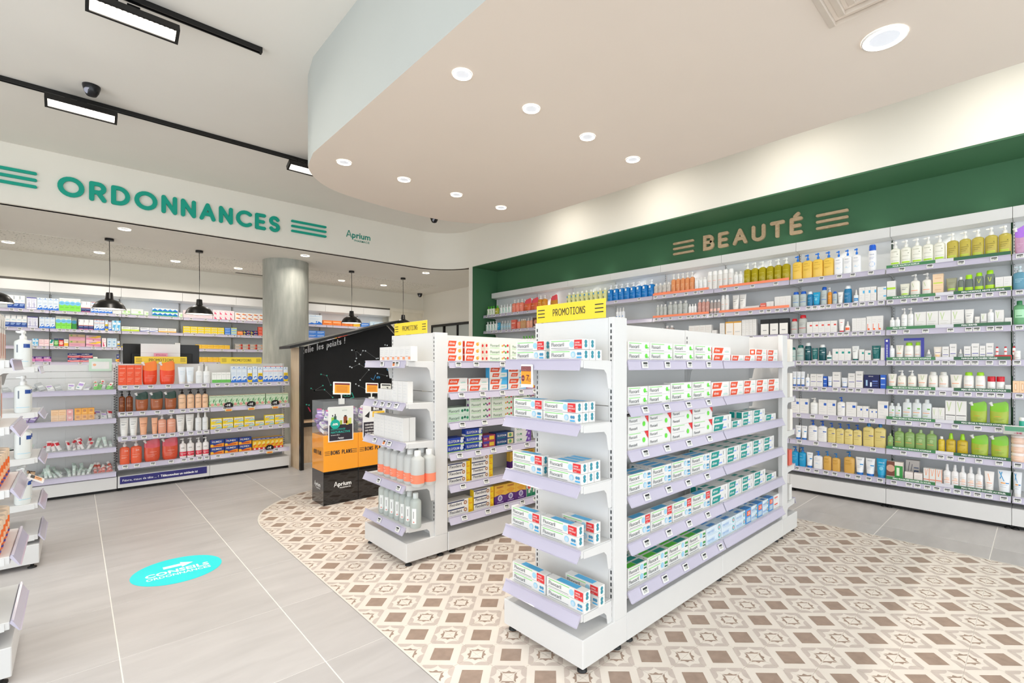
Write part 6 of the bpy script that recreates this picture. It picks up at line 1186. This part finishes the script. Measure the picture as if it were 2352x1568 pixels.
for i, sp in enumerate(LD): row(*DR, rowsD[i][0][1].top, 'counter display '+(SH[i] if i < 3 else 'bottom shelf'), sp, rowsD[i], dep=.045)
def badge(sh, off, px, txt, lab):
    x = on_run(px, *DR, -.02)-off; z = sh.top; b = MB(); o = empty('price_badge', (ROOT_D[0]+off+x, ROOT_D[1]-.022, z-.02), lab, 'price badge', 0, 'round black reduction badges')
    b.prism([(-.032, .0), (.032, .0), (.032, -.026), (-.032, -.026)][::-1], -.004, -.002, mat('f3e3a0', .4), 'y'); b.build('price_slip', o)
    b = MB(); b.prism([(.042*math.cos(t), .036+.036*math.sin(t)) for t in [-.5+i*(PI+1.0)/18 for i in range(19)]], -.0045, -.0015, M_BLK, 'y'); b.build('disc', o)
    b = MB(); flat_text(b, txt, -.028, .030, .022, lambda p, q, e: (p, -.0052-e*.2, q), MW, .04, maxw=.056); b.poly([(-.024, -.0052, -.022), (.024, -.0052, -.022), (.024, -.0052, -.006), (-.024, -.0052, -.006)], mat('e8823a', .4)); b.build('print', o)
badge(rowsD[1][1][1], rowsD[1][1][0], 525, '-1€', 'round black minus one euro badge, first on herbal drops shelf'); badge(rowsD[1][1][1], rowsD[1][1][0], 577, '-1€', 'round black minus one euro badge, middle of herbal drops shelf'); badge(rowsD[1][1][1], rowsD[1][1][0], 632, '-1€', 'round black minus one euro badge, last on herbal drops shelf'); badge(rowsD[3][1][1], rowsD[3][1][0], 619, '-1€', 'round black reduction badge before the red and yellow cartons')
o = empty('price_badge', (-.37, 6.034, D0_Z[2]+.03), 'oval black minus two euro badge in the left bin row', 'price badge'); b = MB(); b.prism([(.065*math.cos(t), .03+.04*math.sin(t)) for t in [i*PI/12 for i in range(13)]], -.004, -.001, M_BLK, 'y'); b.build('disc', o); b = MB(); flat_text(b, '-2€', -.04, .036, .022, lambda p, q, e: (p, -.0046-e*.2, q), MW, .04); b.build('print', o)

# left edge displays
E1 = ((-.150, 4.13), PI/2)
p = prod('uw', .070, .215, .060)
for i in range(4):
    for j, (s, y) in enumerate(((.05, .07), (.15, .07))):
        q = loc(*E1, s, y); REG.append((stand(p, q[0], q[1], rowsE1[i].top+.0006, -.1+.2*i), KD['uw'], 'left edge display '+SH[i], s, '', 0))
E2 = ((-.170, 2.70), PI/2)
def e2(i, key, w, h, d, pts, rz=PI/2):
    for s, y in pts: q = loc(*E2, s, y); REG.append((stand(prod(key, w, h, d), q[0], q[1], rowsE2[i].top+.0006, rz), KD[key], 'nearest left display '+SH[i], s+y*.01, '', 0))
e2(0, 'wct', .075, .185, .06, [(.06+.079*k, .075) for k in range(5)]); e2(1, 'wct', .075, .185, .06, [(.06+.079*k, .085) for k in range(5)])
for i in (2, 3): e2(i, 'jo', .078, .115, .078, [(.06+.085*k, .07) for k in range(5)], PI/2-1.0)
t = link('price_tag', price_tag_mesh('12', .09, .055, 'f0a86a', 'big'), rowsE2[2].ob, (.28, -.05, rowsE2[2].z+.02)); t.rotation_euler = (-1.0, 0, 0)
# bargains lying in the bins, in the promotional bins and pink cartons on the card stand
def jumble(sx0, sx1, y0, y1, z, keys, n, where, grp, seed, base=(0, 0), rows=2):
    r = random.Random(seed); nx = max(1, n//rows); k = 0
    for j in range(rows):
        for i in range(nx):
            key = keys[k % len(keys)]; k += 1; kd = KD[key]; cw = (sx1-sx0)/nx; big = kd['sh'] == 'tube'
            p = prod(key, min(.042, cw*.9), .10 if big else .075, .024); x = base[0]+sx0+cw*(i+.5); y = base[1]+y0+(y1-y0)*(j+.5)/rows
            o = stand(p, x, y, z+.002+.014*j+.008*r.random(), r.uniform(-.5, .5), (-.5-.9*r.random(), r.uniform(-.35, .35)))
            nm = kd['desc']+' '+['near the front', 'further in', 'at the rear'][j]; o['category'] = kd['cat']; o['label'] = '%s, %s%s' % (nm, (ORD[i+1]+' from left, ') if nx > 1 else '', where); o['group'] = grp
B0 = (D0X, 6.05); ZT = [s.top for s in rowsD0]
K('gnp', 'carton', 'snack_packet', 'packet', 'green and red sachet', '6ecb4a', f='r 0 .5 1 1 eef0ea; r .2 .6 .8 .8 red'); K('pup', 'carton', 'snack_packet', 'packet', 'purple stick packet', '8a70b4', f='r 0 .3 1 .5 d8cce8; r 0 .8 1 1 magenta'); K('brp', 'carton', 'snack_packet', 'packet', 'brown kraft packet', '5a4034', f='r .0 .5 1 .9 d8b490')
K('mtt', 'tube', 'cream_tube', 'tube', 'mint green tube', 'cfe0d6', f='r .2 .4 .8 .6 e9f2ec', cc='eef2ee'); K('rtt', 'tube', 'cream_tube', 'tube', 'red-white tube', 'e9e2e0', f='r 0 .4 1 .8 d8404a', cc='f2f0ee'); K('rpt', 'jar', 'pill_pot', 'pot', 'coral pot', 'd86a5c', f='r .1 .2 .9 .6 f0c0b6'); K('gyp', 'carton', 'snack_packet', 'packet', 'grey flat packet', 'b9bcbe', f='r .1 .4 .9 .6 e6e8e8'); K('wpk', 'carton', 'sample_packet', 'packet', 'white sample packet', 'f0f0f2', f='r .1 .5 .9 .8 lilac; r .1 .2 .5 .3 teal'); K('vpk', 'carton', 'sample_packet', 'packet', 'violet sample packet', 'a98ac8', f='r .1 .3 .9 .5 f2eef6')
def bin_(r, k, keys, n, seed, lab, rows=2):
    if n >= 15: rows = 3
    jumble(BINX[k]+.012, BINX[k+1]-.012, .035, .17, ZT[r], keys, n, lab, 'bargains in the open bins', seed, B0, rows)
bin_(0, 0, ['gyp'], 3, 1, 'first bin of the top row', 1); bin_(0, 1, ['gyp', 'wpk'], 3, 2, 'second bin of the top row', 1); bin_(0, 2, ['wpk'], 3, 3, 'third bin of the top row', 1); bin_(0, 3, ['gnp', 'gnp', 'gyp'], 15, 4, 'last bin of the top row')
bin_(1, 0, ['pup', 'vpk'], 15, 5, 'first bin of the second row'); bin_(1, 3, ['rtt', 'wpk'], 6, 6, 'last bin of the second row'); bin_(2, 0, ['mtt'], 2, 12, 'first bin of the third row', 1); bin_(2, 1, ['rtt'], 4, 7, 'second bin of the third row', 1); bin_(2, 2, ['rtt'], 10, 8, 'third bin of the third row'); bin_(2, 3, ['mtt'], 4, 9, 'last bin of the third row', 1)
bin_(3, 0, ['brp'], 12, 10, 'first bin of the bottom row'); bin_(3, 1, ['mtt'], 10, 11, 'second bin of the bottom row'); bin_(3, 2, ['mtt'], 10, 13, 'third bin of the bottom row'); bin_(3, 3, ['rpt'], 10, 14, 'last bin of the bottom row')
D0R = (B0, 0)
row(*D0R, ZT[1], 'second bin row', 'pac 117 152 2 5.2 L2;pas 153 168 1 5.2 L2;oas 171 217 3 5.5 L2 D1', None, dep=.05, y0=.03)
for bx in (1.512, 1.812):
    for lv in range(3): jumble(.02, .278, .03, .24, .60+.055*lv, ['wpk', 'vpk', 'pup', 'gyp', 'wpk'], 18, ['bottom of ', 'middle of ', 'top of '][lv]+('first' if bx < 1.6 else 'second')+' promotional bin', 'samples in the promotional bins', 20+lv, (bx, 4.217), 3)
for x, z, lb in ((.60, 1.2455, 'pink throat tablet carton, lower left of three on card stand'), (.718, 1.2455, 'pink throat tablet carton, lower right of three on card stand'), (.66, 1.282, 'pink throat tablet carton on top of two others')):
    o = stand(prod('th', .112, .0355, .04), x, 6.52, z, 0); tag(o, lb, 'carton', 'pink cartons on the card stand')
EA2 = ((3.757, 1.225), PI/2)
for i, (key, w, h, d, n) in enumerate((('wk', .10, .16, .05, 3), ('wk', .10, .17, .05, 3), ('wk', .10, .15, .05, 3), ('rc', .09, .11, .06, 3), ('ww', .09, .11, .05, 2))):
    for k in range(n): q_ = loc(*EA2, .07+.125*k, .06); REG.append((stand(prod(key, w, h, d), q_[0], q_[1], EC_Z[i]+.0346, PI/2), KD[key], 'far end display '+(SH[i] if i < 4 else 'bottom shelf'), -.125*k, '', 0))
s0_ = on_run(2338, *CR, -.03); q_ = loc(*CR, s0_, -.035); o = empty('price_card', (*q_, rowsC[5][0][1].z-.005), 'tilted green and white price card on the sixth niche shelf', 'price card', TH_L)
b = MB(); b.box(-.075, .075, -.002, .002, 0, .12, M_TAG); c_ = b.build('card', o); c_.rotation_euler = (.95, 0, 0); b = MB(); b.poly([(-.065, -.0026, .05), (.065, -.0026, .05), (.065, -.0026, .112), (-.065, -.0026, .112)], mat('7cc8a4', .5)); flat_text(b, '-3€', -.02, .015, .022, lambda p_, q, e: (p_, -.003-e*.2, q), mat('d8557a', .5), .03); b.build('print', c_)
finish_labels()
